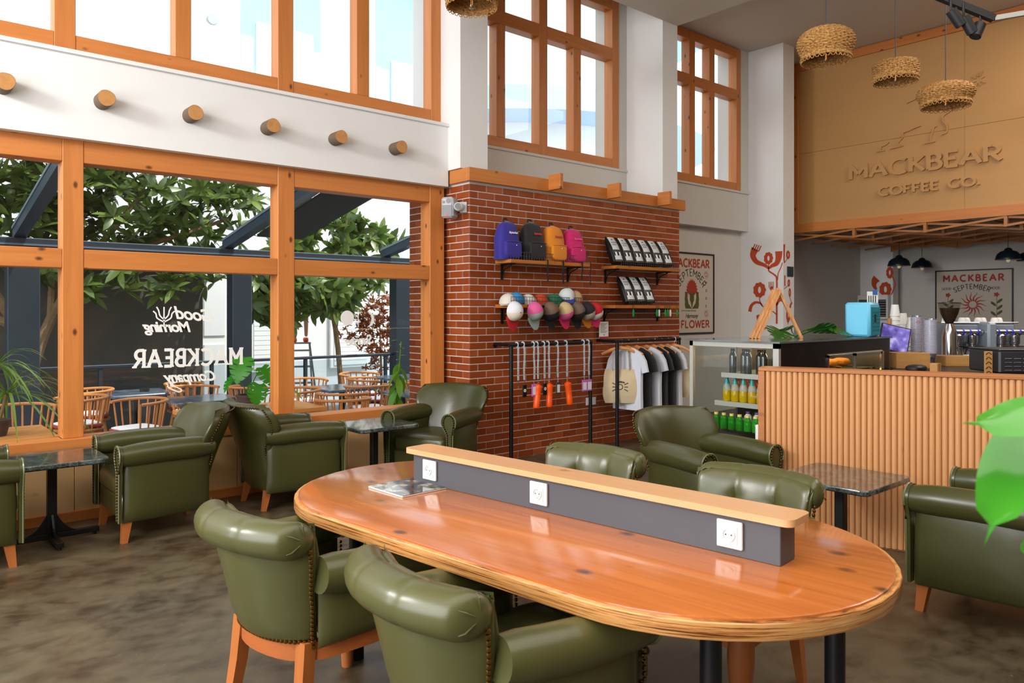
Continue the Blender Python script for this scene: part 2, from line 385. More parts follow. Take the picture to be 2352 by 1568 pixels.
# plywood apron under the window
ap = tag(bpy.data.objects.new('wall_apron', None), 'plywood panelled apron under the shop window', None, None, 'structure'); COL.objects.link(ap)
xs = [-3.2, -1.6, -.3, .62, 1.18, 2.35, 3.35, 4.44]
for x0, x1 in zip(xs, xs[1:]): bx('plywood_panel', ply, x0+.002, x1-.002, 6.15, 6.3, .06, .505, ap, .002)
bx('trim_1', woodx, -3.2, 4.44, 6.135, 6.3, 0, .075, None, .003, kind='structure', label='pine skirting board under the plywood apron')
# ================================================================ windows
def window(name, label, y, x0, x1, posts, mulls, rails, dep, yg, panes, sill=None):
    w = tag(bpy.data.objects.new(name, None), label, None, None, 'structure'); COL.objects.link(w)
    zt, zb = rails[-1][1], rails[0][0]
    for a, c in posts: bx('post', woodz, a, c, y-.004, y+dep, zb if sill is None else sill, zt, w, .004)
    segs = []; e = sorted(posts)
    bounds = [(e[i][1], e[i+1][0]) for i in range(len(e)-1)]
    for a, c in bounds:
        for z0, z1 in rails: bx('rail', woodx, a, c, y, y+dep, z0, z1, w, .004)
    for a, c, z0, z1 in mulls: bx('mullion', woodz, a, c, y+.004, y+dep, z0, z1, w, .003)
    for a, c in bounds:
        cuts = sorted({a, c} | {(m[0]+m[1])/2 for m in mulls if a < m[0] < c})
        for p, q in zip(cuts, cuts[1:]):
            for (z0, z1), (z2, z3) in zip(rails, rails[1:]):
                if z2 - z1 > .1: bx('pane', glass, p+.002, q-.002, yg, yg+.006, z1-.01, z2+.01, w, 0)
    return w
w1 = window('window_1', 'tall pine framed shop window onto the terrace', 6.2, -.49, 4.447,
       [(-2.05, -1.92), (-.49, -.35), (1.112, 1.247), (2.714, 2.863), (4.274, 4.447)], [], [(.50, .588), (1.808, 1.946), (2.57, 2.73)], .16, 6.29, True, sill=.588)
bx('sill_board', woodx, -3.2, 4.44, 6.14, 6.21, .498, .588, w1, .003)
window('window_2', 'pine framed high window above the white beam', 6.25, -.6, 4.462, [(-2.2, -2.07), (-.55, -.42), (1.069, 1.206), (2.736, 2.878), (4.324, 4.462)],
       [(.26, .38, 3.5, 5.3), (1.898, 2.02, 3.5, 5.3), (3.499, 3.631, 3.5, 5.3)], [(3.35, 3.50), (5.3, 5.42)], .14, 6.34, True)
window('window_3', 'pine framed high window above the brick wall', 6.49, 4.76, 7.40, [(4.76, 4.88), (6.009, 6.141), (7.274, 7.399)],
       [(5.372, 5.498, 3.433, 4.69), (5.372, 5.498, 4.84, 5.33), (6.583, 6.712, 3.433, 4.69), (6.583, 6.712, 4.84, 5.33)], [(3.318, 3.433), (4.69, 4.84), (5.33, 5.46)], .14, 6.58, True)
window('window_4', 'pine framed high window nearest the logo wall', 6.49, 7.86, 10.181, [(7.74, 7.86), (8.891, 9.024), (10.064, 10.181)],
       [(8.32, 8.45, 3.433, 4.69), (8.32, 8.45, 4.84, 5.33), (9.382, 9.512, 3.433, 4.69), (9.382, 9.512, 4.84, 5.33)], [(3.318, 3.433), (4.69, 4.84), (5.33, 5.46)], .14, 6.58, True)
# ================================================================ brick pier
def brick_material():
    m, t, b = newmat('glazed_brick')
    g = t.a('ShaderNodeNewGeometry'); oi = t.a('ShaderNodeObjectInfo'); tc = t.a('ShaderNodeTexCoord')
    f = t.math('FRACT', t.math('ADD', t.math('MULTIPLY', g.outputs['Random Per Island'], 3.7), t.math('MULTIPLY', oi.outputs['Random'], 5.3)))
    c = t.ramp(f, (0, lin('83390f')), (.45, lin('954514')), (.75, lin('a04f26')), (1, lin('79300c')))
    n = t.a('ShaderNodeTexNoise', i_Scale=14.0, i_Detail=5.0); t.c(g.outputs['Position'], n.inputs['Vector'])
    t.c(t.mix(t.math('MULTIPLY', n.outputs['Fac'], .35), c, lin('6b2410')), b.inputs['Base Color'])
    b.inputs['Roughness'].default_value = .34
    bp = t.a('ShaderNodeBump', i_Strength=.1, i_Distance=.005); t.c(n.outputs['Fac'], bp.inputs['Height']); t.c(bp.outputs[0], b.inputs['Normal'])
    return m
brickm = brick_material(); mortar = mat('pale_mortar', 'd8cfc4', .9, bump=(300, .1))
XB, YB, XB1, HC = 4.496, 5.85, 7.81, .0702
wb = struct('wall_brick', MB().box(XB+.007, XB1-.002, YB+.007, 6.52, 0, 2.80).box(XB+.007, 4.9, 6.5, 6.91, -.15, 2.85), mortar, 'glazed red brick pier with white joints beside the shop window')
BL = .211; items = []
for k in range(40):
    z = k*HC + .005; h = HC - .0095
    if z + h > 2.80: break
    # front
    x = XB; first = True
    while x < XB1 - .02:
        l = (BL/2 if (k % 2 and first) else BL); first = False; l2 = min(l, XB1 - x)
        items.append((math.hypot(x, YB), l2-.0095, 'f', (x + .0045 + (l2-.0095)/2, YB + .008, z + h/2))); x += l
    y = YB + .004; first = True
    while y < 6.9:
        l = (BL/2 if (not k % 2 and first) else BL); first = False; l2 = min(l, 6.905 - y)
        if l2 > .03: items.append((math.hypot(XB, y) - (1.2 if y < 6.2 else 0), l2-.0095, 'r', (XB + .008, y + .0045 + (l2-.0095)/2, z + h/2)))
        y += l
items.sort(key=lambda q: q[0] + (1.5 if q[3][2] < .55 else 0)); cache = {}; rest = MB()
for n, (d, l, s, p) in enumerate(items):
    hx, hy = (l/2, .008) if s == 'f' else (.008, l/2)
    if n < 300:
        key = (s, round(l, 3))
        if key not in cache: cache[key] = MB().box(-hx, hx, -hy, hy, -.03035, .03035, .002).mesh('brick', brickm)
        obj('brick', cache[key], wb, p)
    else: rest.box(p[0]-hx, p[0]+hx, p[1]-hy, p[1]+hy, p[2]-.03035, p[2]+.03035)
rest.build('brick_field', brickm, wb, kind='stuff')
# timber crown on the brick pier
cr = thing('timber_crown', 'pine timber crown with three stub brackets on top of brick pier', 'timber')
bx('front_board', woodx, 4.455, 7.867, 5.80, 5.84, 2.755, 2.885, cr, .003)
bx('side_board', woody, 4.455, 4.49, 5.84, 6.12, 2.755, 2.885, cr, .003)
for x in (5.50, 6.41, 7.31): bx('stub_board', woody, x, x+.045, 5.62, 5.80, 2.765, 2.925, cr, .003)
# log pegs on the white beam
pegm = wood('log_end', 'c98f52', '9a6230', 'Y', knots=0); bark = mat('grey_log_side', '6d5b47', .8, noise=(9, .6, '4b3c2c', (1, .2, 1)), bump=(60, .4))
names = ['leftmost, cut by the photo edge', 'second from the left', 'third from the left', 'fourth from the left', 'fifth from the left', 'rightmost, nearest the column']
for i, x in enumerate((.745, 1.35, 1.965, 2.585, 3.20, 3.815)):
    p = thing('log_peg', 'round log peg on the white beam, ' + names[i], 'peg', (x, 6.12, 3.015), group='log pegs on the white beam')
    r = .058; n = 22; bb = MB()
    pr = [(r*(1+.03*math.sin(3*a+i)), a) for a in [2*math.pi*j/n for j in range(n)]]
    bb.add([(q*math.cos(a), -.14*k, q*math.sin(a)) for k in (0, 1) for q, a in pr], [(j, (j+1) % n, n+(j+1) % n, n+j) for j in range(n)])
    bb.build('log_side', bark, p, smooth=True)
    e = MB().add([(q*.97*math.cos(a), -.142, q*.97*math.sin(a)) for q, a in pr] + [(q*math.cos(a), -.138, q*math.sin(a)) for q, a in pr], [tuple(range(n))] + [(j, (j+1) % n, n+(j+1) % n, n+j) for j in range(n)])
    e.build('cut_end', pegm, p)
# ================================================================ logo wall above the bar
lg = tag(bpy.data.objects.new('wall_right', None), 'plywood clad wall with raised lettering above the bar', None, None, 'structure'); COL.objects.link(lg)
plyb = wood('plywood_wall', 'c39257', 'b27f45', 'Y', knots=.2, stripe=.2, grain=.35, rough=.55)
struct('wall_right_core', MB().box(11.53, 11.75, -3.4, 6.63, 2.76, 5.48), plaster_b, 'bulkhead carrying the plywood sign wall')
ys = [6.30, 3.85, 1.4, -1.05, -3.2]
for a, c in zip(ys, ys[1:]):
    for z0, z1 in ((2.895, 4.02), (4.022, 5.35)): bx('plywood_panel', plyb, 11.505, 11.53, c+.001, a-.001, z0, z1-.001, lg, .0015)
bx('frame_timber', woody, 11.47, 11.54, -3.2, 6.63, 2.755, 2.897, lg); bx('frame_timber', woody, 11.47, 11.54, -3.2, 6.63, 5.345, 5.475, lg); bx('frame_timber', woodz, 11.475, 11.54, 6.27, 6.40, 2.897, 5.345, lg)
# ================================================================ seating
def leather_material(name, c1, c2):
    m, t, b = newmat(name); tc = t.a('ShaderNodeTexCoord')
    n = t.a('ShaderNodeTexNoise', i_Scale=2.2, i_Detail=3.0); t.c(tc.outputs['Object'], n.inputs['Vector'])
    t.c(t.mix(n.outputs['Fac'], lin(c1), lin(c2)), b.inputs['Base Color'])
    v = t.a('ShaderNodeTexVoronoi', i_Scale=420.0); t.c(tc.outputs['Object'], v.inputs['Vector'])
    n2 = t.a('ShaderNodeTexNoise', i_Scale=9.0, i_Detail=2.0); t.c(tc.outputs['Object'], n2.inputs['Vector'])
    bp = t.a('ShaderNodeBump', i_Strength=.06, i_Distance=.002); t.c(v.outputs['Distance'], bp.inputs['Height'])
    bp2 = t.a('ShaderNodeBump', i_Strength=.12, i_Distance=.02); t.c(n2.outputs['Fac'], bp2.inputs['Height']); t.c(bp.outputs[0], bp2.inputs['Normal']); t.c(bp2.outputs[0], b.inputs['Normal'])
    b.inputs['Roughness'].default_value = .32; b.inputs['Coat Weight'].default_value = .12; b.inputs['Coat Roughness'].default_value = .25
    return m
leather = leather_material('olive_leather', '383818', '42421e'); leather2 = leather_material('olive_leather_light', '494926', '52522d')
piping = mat('leather_piping', '5d6440', .35, coat=.3); brass = mat('brass_nail', '8a6a36', .3, 1); antique = mat('antique_nail', '4a3d22', .35, .9)
legw = wood('chair_leg_wood', 'b0652f', '84441a', 'Z', knots=0, stripe=.4); railw = wood('chair_rail_wood', 'b0602c', '84441a', 'X', knots=.3, stripe=.4)
def beads(pts, gap=.018, r=.0078):
    """row of dome nails along a polyline"""
    b = MB(); P = [V(p) for p in pts]; acc = 0
    for p, q in zip(P, P[1:]):
        L = (q-p).length; d = acc
        while d < L:
            c = p.lerp(q, d/L); b.sup(c, (r, r, r), 1, 6, 5); d += gap
        acc = d - L
    return b
def lerp(a, b, t): return a + (b-a)*t
def interp(tab, z):
    for (z0, a), (z1, c) in zip(tab, tab[1:]):
        if z <= z1: t = max(0, (z-z0)/(z1-z0)); t = t*t*(3-2*t); return lerp(a, c, t)
    return tab[-1][1]
def make_armchair():
    root = thing('leather_armchair', 'x', 'armchair', group='olive leather wing armchairs')
    Wt = [(.13, .225), (.40, .245), (.52, .275), (.62, .345), (.70, .37), (.76, .355), (.81, .315)]
    Ct = [(.13, .06), (.45, .09), (.64, .19), (.81, .17)]
    def back(u, v):
        z = .13 + (v+1)/2*.68; z += .012*(1-u*u) if v > .5 else 0
        return V((u*interp(Wt, z), .175 + .21*((z-.13)/.67)**1.35 - interp(Ct, z)*abs(u)**2.4, z))
    br = MB().sheet(back, lambda u, v: .085 + .03*max(0, v), 22, 18, 10).build('backrest', leather, root, smooth=80)
    def side(s):
        def fn(u, v):
            y = lerp(-.37, .20, (u+1)/2); z = lerp(.135, .585, (v+1)/2)
            return V((s*(lerp(.315, .245, ((u+1)/2)**2) - .02*((v+1)/2) + .012*math.sin((v+1)*1.5)), y, z))
        return fn
    for s in (-1, 1):
        MB().sheet(side(s), .07, 12, 8, 12).build('side_panel', leather, root, smooth=80)
        pts = [(s*lerp(.305, .262, t**2), lerp(-.385, .215, t), .560 + .012*math.sin(t*3)) for t in [i/9 for i in range(10)]]
        arm = MB().tube(pts, [.066, .073] + [.076]*6 + [.070, .055], 20).build('arm', leather, root, smooth=60)
        # scroll face with piping and nails at the arm front
        cx = s*.305; sc = arc(cx, .575, .064, -35 if s > 0 else -145, 215 if s > 0 else -325 - 70, 16) if False else None
        out = [(cx + .070*math.cos(a), .563 + .070*math.sin(a)) for a in [R(-25 + 230*i/16) for i in range(17)]]
        low = [(cx + k*.03 + s*.012, z) for k, z in ((-1, .46), (-.85, .3), (-.8, .145), (.8, .145), (.85, .3), (1, .46))]
        poly = out + low
        f = MB().prism(poly, -.012, .004).xf(Matrix(((1,0,0,0), (0,0,-1,-.392), (0,1,0,0), (0,0,0,1))))
        face = f.build('arm_scroll', leather, root, smooth=30)
        rim = [(p[0], -.399, p[1]) for p in poly]
        MB().tube(rim, .0055, 6, closed=True).build('piping', piping, face, smooth=True)
        ins = [(cx + (p[0]-cx)*.72, -.401, .40 + (p[1]-.40)*.96) for p in poly]
        beads(ins + ins[:1], .019).build('nail_trim', antique, face, kind='stuff', smooth=True)
    MB().sup((0, -.10, .355), (.262, .295, .085), .22, 28, 12, .45).build('seat_cushion', leather, root, smooth=80)
    MB().box(-.27, .27, -.372, .19, .135, .30, .02).build('seat_base', leather, root, smooth=40)
    for s in (-1, 1):
        for y, x, sx, sy, r in ((-.335, .275, .01, -.02, .029), (.165, .185, .015, .035, .024)):
            leg = MB(); a, c = r, r*.66
            leg.add([(s*x + i*a, y + j*a, .15) for i, j in ((-1,-1), (1,-1), (1,1), (-1,1))] + [(s*(x+sx) + i*c, y+sy + j*c, 0) for i, j in ((-1,-1), (1,-1), (1,1), (-1,1))],
                    [(0,1,2,3), (7,6,5,4), (0,4,5,1), (1,5,6,2), (2,6,7,3), (3,7,4,0)])
            leg.build('leg', legw, root)
    edge = []
    for s in (-1, 1):
        ln = [back(s*.93, v) + V((s*.012, .035, 0)) for v in [-1 + 1.93*i/24 for i in range(25)]]
        edge.append(ln)
    top = [back(u, .93) + V((0, .058, 0)) for u in [-.93 + 1.86*i/16 for i in range(17)]]
    nb = beads(edge[0], .019).join(beads(edge[1], .019)).join(beads(top, .019)); nb.build('nail_trim', antique, br, kind='stuff', smooth=True)
    return root
arm0 = make_armchair()
AC = [((.34, 5.58), 90, 'olive leather armchair cut by the photo edge beside the marble table'),
      ((1.665, 5.65), -90, 'olive leather wing armchair facing left towards the marble table under the window'),
      ((2.515, 5.74), 90, 'olive leather wing armchair turned to the right, back to back with another armchair'),
      ((4.00, 5.62), -66, 'olive leather wing armchair in front of the brick pier corner'),
      ((4.28, 3.06), -8.5, 'olive leather wing armchair in front of the drinks fridge'),
      ((4.33, 1.20), 180, 'olive leather wing armchair at the right edge behind the monstera leaf')]
for i, ((x, y), a, lb) in enumerate(AC):
    o = arm0 if i == 0 else tree(arm0)
    o.location = (x, y, 0); o.rotation_euler = (0, 0, R(a)); o['label'] = lb

def make_desk_chair():
    root = thing('roll_back_chair', 'x', 'chair', group='roll-back leather chairs at the oval table')
    def outline(k=1.0, d=0):
        P = []
        for s, y in ((.19, .29), (.225, .22), (.255, .05), (.275, -.15), (.282, -.285)): P.append((s*k + d, y))
        bk = arc(0, .245, .195*k + d, 15, 165, 10, .085)
        right = P[::-1][:-1]
        return [(p[0], p[1]) for p in right] + [(c[0], c[1] + .0) for c in bk] + [(-p[0], p[1]) for p in right[::-1]]
    pl = outline()
    rail = MB(); n = len(pl); inn = [(x*.86, y*.93 - .004) for x, y in pl]
    rail.add([(x, y, z) for z in (.335, .395) for ring in (pl, inn) for x, y in ring], [])
    fs = []
    for i in range(n):
        j = (i+1) % n
        fs += [(i, j, 2*n+j, 2*n+i), (n+j, n+i, 3*n+i, 3*n+j), (2*n+i, 2*n+j, 3*n+j, 3*n+i), (i, n+i, n+j, j)]
    rail.f += fs; rail.build('seat_rail', railw, root, smooth=35)
    for s in (-1, 1):
        leg = MB().tube([(s*.185, .27, .40), (s*.19, .285, .25), (s*.20, .33, 0)], [.034, .032, .022], 4); leg.build('leg', legw, root)
        leg = MB().tube([(s*.25, -.255, .39), (s*.258, -.272, .30), (s*.252, -.262, .16), (s*.25, -.262, 0)], [.045, .046, .034, .024], 8, flat=1); leg.build('leg', legw, root, smooth=60)
    # outer back and sides : one soft shell around three sides
    Wt = [(.395, .20), (.55, .225), (.70, .25), (.79, .262)]
    def back(u, v):
        z = .385 + (v+1)/2*.41
        return V((u*interp(Wt, z), .32 + .10*(v+1)/2 - (.085 + .02*(v+1))*abs(u)**2.2, z))
    br = MB().sheet(back, .075, 20, 12, 14).build('backrest', leather2, root, smooth=80)
    # rolled top with two pleat grooves
    def roll(u, v):
        x = lerp(-.275, .275, u); a = 2*math.pi*v; e = abs(2*u-1)
        y = .415 - .085*e**2.2; z = .770 - .006*e
        g = 1 - .05*math.exp(-((abs(x)-.095)/.010)**2); r = .063*g
        if e > .86: r *= math.sqrt(max(.02, 1 - ((e-.86)/.145)**2))
        return V((x, y + .01 + r*1.08*math.cos(a), z + r*.98*math.sin(a)))
    rb = MB().grid(roll, 44, 22, cv=True)
    k0 = len(rb.v)
    rb.f.append(tuple(range(22))); rb.f.append(tuple(range(k0-22, k0)))
    ro = rb.build('back_roll', leather2, root, smooth=70)
    pl2 = MB()
    for s in (-1, 1):
        for k in range(3):
            a = R(-30 + 60*k); pl2.tube([(s*.274, .345 + .012*math.cos(a), .765 + .012*math.sin(a)), (s*.272, .347 + .05*math.cos(a), .765 + .05*math.sin(a)), (s*.262, .349 + .062*math.cos(a), .765 + .06*math.sin(a))], [.001, .003, .001], 5)
    pl2.build('end_pleats', leather2, ro, smooth=True, kind='stuff')
    # tufted inner back
    def inner(u, v):
        z = .44 + (v+1)/2*.37; x = u*(.215 + .02*(v+1))
        q = 0
        for bxx, bz in ((-.095, .69), (.095, .69), (0, .60), (-.15, .60), (.15, .60), (-.07, .52), (.07, .52)):
            q += .022*math.exp(-(((x-bxx)/.028)**2 + ((z-bz)/.03)**2))
        q += .010*math.exp(-((abs(x)-.095)/.012)**2)*(1 if z > .68 else 0)
        return V((x, .275 + .09*(v+1)/2 - .075*abs(u)**2.4 + q, z))
    MB().sheet(inner, .07, 40, 30, 10).build('tufted_inner_back', leather2, root, smooth=80)
    for s in (-1, 1):
        def fn(u, v, s=s):
            y = lerp(-.23, .26, (u+1)/2); z = lerp(.385, .62, (v+1)/2)
            return V((s*(lerp(.275, .235, ((u+1)/2)**2)), y, z))
        MB().sheet(fn, .06, 12, 8, 14).build('side_panel', leather2, root, smooth=80)
        pts = [(s*lerp(.285, .252, t*t), lerp(-.25, .27, t), .605 + .03*t*t) for t in [i/9 for i in range(10)]]
        am = MB().tube(pts, [.060, .065] + [.068]*7 + [.06], 20).build('arm', leather2, root, smooth=60)
        MB().tube([(s*.285 + .062*math.cos(a), -.252, .605 + .062*math.sin(a)) for a in [2*math.pi*i/20 for i in range(20)]], .0055, 6, closed=True).build('piping', piping, am, smooth=True)
        nl = [(s*.283, -.252 + .0, .52 - .13*i/8) for i in range(9)]
        beads(nl, .017).build('nail_trim', brass, am, kind='stuff', smooth=True)
    cu = MB().sup((0, -.06, .445), (.262, .28, .058), .22, 28, 10, .4).build('seat_cushion', leather2, root, smooth=80)
    MB().tube([(.262*math.copysign(abs(math.cos(a))**.22, math.cos(a)), -.06 + .28*math.copysign(abs(math.sin(a))**.22, math.sin(a)), .485) for a in [2*math.pi*i/40 for i in range(40)]], .005, 6, closed=True).build('piping', piping, cu, smooth=True)
    low = [(x*1.012, y*1.012 + (.006 if y > .2 else 0), .402) for x, y in pl]
    low = [p for p in low]
    nb = beads(low, .016)
    for s in (-1, 1): nb.join(beads([back(s*.97, v) + V((s*.016, .02, 0)) for v in [-1 + 1.7*i/12 for i in range(13)]], .0165))
    nb.build('nail_trim', brass, br, kind='stuff', smooth=True)
    return root
dc0 = make_desk_chair()
DC = [((1.365, 2.60), 101, 'roll-back olive chair nearest the photo left, brass nails above its wooden seat rail'),
      ((1.475, 1.70), 90, 'roll-back olive chair closest to the camera at the table'),
      ((2.42, 2.52), -80, 'tufted roll-back olive chair across the table, nearer the brick wall'),
      ((2.55, 1.74), -86, 'tufted roll-back olive chair across the table, nearer the fluted counter')]
for i, ((x, y), a, lb) in enumerate(DC):
    o = dc0 if i == 0 else tree(dc0)
    o.location = (x, y, 0); o.rotation_euler = (0, 0, R(a)); o['label'] = lb
# ================================================================ oval table
TA = R(-83.383); U = V((math.cos(TA), math.sin(TA))); NN = V((-U.y, U.x)); P0 = V((1.897, 2.879))
TC = P0 + U*.77 + NN*.02
tw = wood('table_top_wood', 'c06e31', '944914', 'X', rough=.22, knots=1.0, kn=(4.2, 6.5), grain=.8, coat=.6, kcol='3a1505', stripe=.8, kth=.38, ks=(.06, .17))
def ply_edge():
    m, t, b = newmat('plywood_edge'); tc = t.a('ShaderNodeTexCoord'); mp = t.a('ShaderNodeMapping'); t.c(tc.outputs['Object'], mp.inputs[0]); mp.inputs['Scale'].default_value = (3, 3, 190)
    n = t.a('ShaderNodeTexNoise', i_Scale=1.0, i_Detail=5.0, i_Roughness=.7, i_Distortion=.3); t.c(mp.outputs[0], n.inputs['Vector'])
    t.c(t.ramp(n.outputs['Fac'], (.38, lin('5a2c0e')), (.45, lin('b07038')), (.52, lin('d39b5c')), (.58, lin('c08448')), (.66, lin('e0b074'))), b.inputs['Base Color'])
    b.inputs['Roughness'].default_value = .3; b.inputs['Coat Weight'].default_value = .4
    return m
plye = ply_edge()
tb = thing('oval_table', 'long oval glossy pine table with a socket divider along its middle', 'table', (TC.x, TC.y, 0), TA)
def stadium(L, r, n=20): return arc(L, 0, r, -90, 90, n) + arc(-L, 0, r, 90, 270, n)
def slab(prof, L=.615, n=24):
    b = MB(); rings = [[(x, y, z) for x, y in stadium(L, r, n)] for r, z in prof]; m = len(rings[0])
    for rg in rings: b.v += [V(p) for p in rg]
    for i in range(len(rings)-1):
        for j in range(m): b.f.append((i*m+j, i*m+(j+1) % m, (i+1)*m+(j+1) % m, (i+1)*m+j))
    b.f += [tuple(range(m))[::-1], tuple(range((len(rings)-1)*m, len(rings)*m))]
    return b
slab([(.592, .690), (.6, .726), (.598, .733), (.590, .7355)]).build('table_top', tw, tb, smooth=40)
slab([(.585, .680), (.613, .6815), (.615, .684), (.615, .724), (.612, .7275), (.60, .728)]).build('edge_band', plye, tb, smooth=40)
pip = mat('steel_pipe', '25272b', .38, .6, noise=(30, .3, '3a2c22'))
for s, t in ((-.083, -.25), (.0, .30), (1.57, -.20), (1.74, .31)):
    MB().lathe([(.032, 0), (.032, .69)], 20, (s-.77, t-.02, 0)).build('leg', pip, tb, smooth=True)
for x0, x1, y0, y1 in ((-.853, .80, -.245, -.225), (-.77, .97, .275, .295)): MB().box(x0, x1, y0, y1, .655, .685).build('under_rail', pip, tb)
dv = bx('divider', mat('graphite_laminate', '4b4b50', .42, noise=(2, .2, '55555a')), -.77, .922, -.02, .086, .7357, .862, tb, .002)
tbd = MB().prism([(p[0]*1, p[1]) for p in sum([[(cx + .03*math.cos(R(a)), cy + .03*math.sin(R(a))) for a in range(a0, a0+91, 15)] for cx, cy, a0 in ((.86, .045, 0), (-.86, .045, 90), (-.86, -.045, 180), (.86, -.045, 270))], [])], 0, .022)
tbd.build('divider_board', wood('divider_top_wood', 'd8a778', 'bd8350', 'X', rough=.3, knots=.5, coat=.3, stripe=.35), tb, loc=(.076, .033, .862), smooth=30)
sock = mat('socket_white', 'dcdad5', .25); sdark = mat('socket_hole', '222222', .6)
for k, s in enumerate((.117, .746, 1.532)):
    so = thing('wall_socket', 'white power socket in the table divider, ' + ('nearest the magazine', 'in the middle', 'nearest the table end')[k], 'socket', (0, 0, 0), group='power sockets in the table divider')
    c = P0 + U*s - NN*.001; so.location = (c.x, c.y, .803); so.rotation_euler = (0, 0, TA)
    MB().box(-.043, .043, -.011, 0, -.043, .043, .004).build('plate', sock, so)
    ins = MB().box(-.028, .028, -.0135, -.0105, -.028, .028, .0015).build('insert', sock, so)
    ring = MB().lathe([(.0215, .0135), (.0215, .0175), (.0175, .0175), (.0170, .0136), (0, .0136)], 22).xf(Matrix(((1,0,0,0), (0,0,-1,0), (0,1,0,0), (0,0,0,1)))); ring.build('outlet_ring', sock, ins, smooth=30)
    for sx in (-1, 1): MB().lathe([(.0026, .0138), (.0026, .0145), (0, .0145)], 8, (sx*.0095, 0, 0)).xf(Matrix(((1,0,0,0), (0,0,-1,0), (0,1,0,0), (0,0,0,1)))).build('pin_hole', sdark, ins)
    for sz in (-1, 1): MB().box(-.003, .003, -.0155, -.0138, sz*.016-.0018, sz*.016+.0018).build('earth_clip', chrome, ins)
# magazine
def mag_cover():
    m, t, b = newmat('magazine_cover'); tc = t.a('ShaderNodeTexCoord')
    v = t.a('ShaderNodeTexVoronoi', i_Scale=26.0); t.c(tc.outputs['Object'], v.inputs['Vector'])
    n = t.a('ShaderNodeTexNoise', i_Scale=16.0, i_Detail=6.0); t.c(tc.outputs['Object'], n.inputs['Vector'])
    c = t.ramp(n.outputs['Fac'], (.33, lin('15181a')), (.46, lin('3a4044')), (.55, lin('75614a')), (.62, lin('b8b4aa')), (.75, lin('4c5a3c')))
    c = t.mix(.25, c, v.outputs['Color'], 'SOFT_LIGHT')
    t.c(c, b.inputs['Base Color']); b.inputs['Roughness'].default_value = .12; b.inputs['Coat Weight'].default_value = .6
    return m
mg = thing('magazine', 'glossy magazine lying on the oval table beside the divider', 'magazine', (1.86, 2.785, .736), R(3))
pap = mat('paper_white', 'e6e4dd', .6)
MB().box(-.175, .165, -.125, .125, 0, .006, .001).build('pages', pap, mg)
mc = MB().box(-.172, .105, -.126, .126, .0062, .0072).build('cover_picture', mag_cover(), mg)
ts = MB().box(.105, .168, -.126, .126, .0062, .0072).build('title_strip', pap, mg)
bl, wd = lettering('NEWS', .03, .006, width=.11); bl.xf(Matrix(((0,-1,0,.152), (1,0,0,-.06), (0,0,1,.0073), (0,0,0,1)))).build('title', mat('print_black', '1a1a1a', .6), ts) if False else None
# ================================================================ marble side tables
def marble_material():
    m, t, b = newmat('dark_marble'); tc = t.a('ShaderNodeTexCoord')
    n = t.a('ShaderNodeTexNoise', i_Scale=9.0, i_Detail=9.0, i_Roughness=.7, i_Distortion=1.6); t.c(tc.outputs['Object'], n.inputs['Vector'])
    v = t.a('ShaderNodeTexVoronoi', i_Scale=34.0, feature='DISTANCE_TO_EDGE'); t.c(tc.outputs['Object'], v.inputs['Vector'])
    c = t.ramp(n.outputs['Fac'], (.33, lin('1d211f')), (.5, lin('343b38')), (.6, lin('59625e')), (.68, lin('2b302e')))
    c = t.mix(t.math('MULTIPLY', t.ramp(v.outputs['Distance'], (0, (1, 1, 1)), (.05, (0, 0, 0))), .35), c, lin('8b918c'))
    t.c(c, b.inputs['Base Color']); b.inputs['Roughness'].default_value = .13; b.inputs['Coat Weight'].default_value = .3
    return m
marble = marble_material()
def make_marble(name, label, m, h=.55, hw=.285, group='marble side tables'):
    root = thing(name, label, 'table', group=group)
    q = hw - .05; pts = sum([[(cx*q + .05*math.cos(R(a)), cy*q + .05*math.sin(R(a))) for a in range(a0, a0+91, 15)] for cx, cy, a0 in ((1,1,0), (-1,1,90), (-1,-1,180), (1,-1,270))], [])
    b = MB(); n = len(pts)
    prof = [(.965, h-.034), (1, h-.026), (1, h-.008), (.985, h)]
    for k, z in prof: b.v += [V((x*k, y*k, z)) for x, y in pts]
    for i in range(3):
        for j in range(n): b.f.append((i*n+j, i*n+(j+1) % n, (i+1)*n+(j+1) % n, (i+1)*n+j))
    b.f += [tuple(range(n))[::-1], tuple(range(3*n, 4*n))]
    b.build('table_top', m, root, smooth=30)
    MB().box(-.027, .027, -.027, .027, .05, h-.03, .003).build('column', black, root)
    ft = MB()
    for k in range(4):
        M = Matrix.Rotation(R(90*k), 4, 'Z'); f = MB().box(.02, .275, -.022, .022, .018, .052, .003)
        g = [(.024, .05)] + [(.024 + .13*(1-math.cos(R(a))) if False else .024 + .135*(a/90), .05 + .13*(1-a/90)**2.2) for a in range(0, 91, 10)][::-1]
        gus = [(.024, .052), (.16, .052)] + [(.024 + .136*(1-t), .052 + .13*t**2.2) for t in [i/8 for i in range(1, 9)]]
        f.join(MB().prism(gus, -.006, .006), Matrix(((1,0,0,0), (0,0,-1,0), (0,1,0,0), (0,0,0,1))))
        f.join(MB().lathe([(.012, 0), (.012, .02)], 10, (.25, 0, 0)))
        f.xf(M).build('foot', black, root)
    return root
mt0 = make_marble('marble_table', 'dark marble side table at the photo left between two armchairs', marble)
mt0.location = (.965, 5.72, 0)
tree(mt0, (3.33, 5.66, 0), 0, 'dark marble side table under the window near the brick pier')
tree(mt0, (4.31, 2.09, 0), 0, 'dark marble side table in front of the fluted counter')
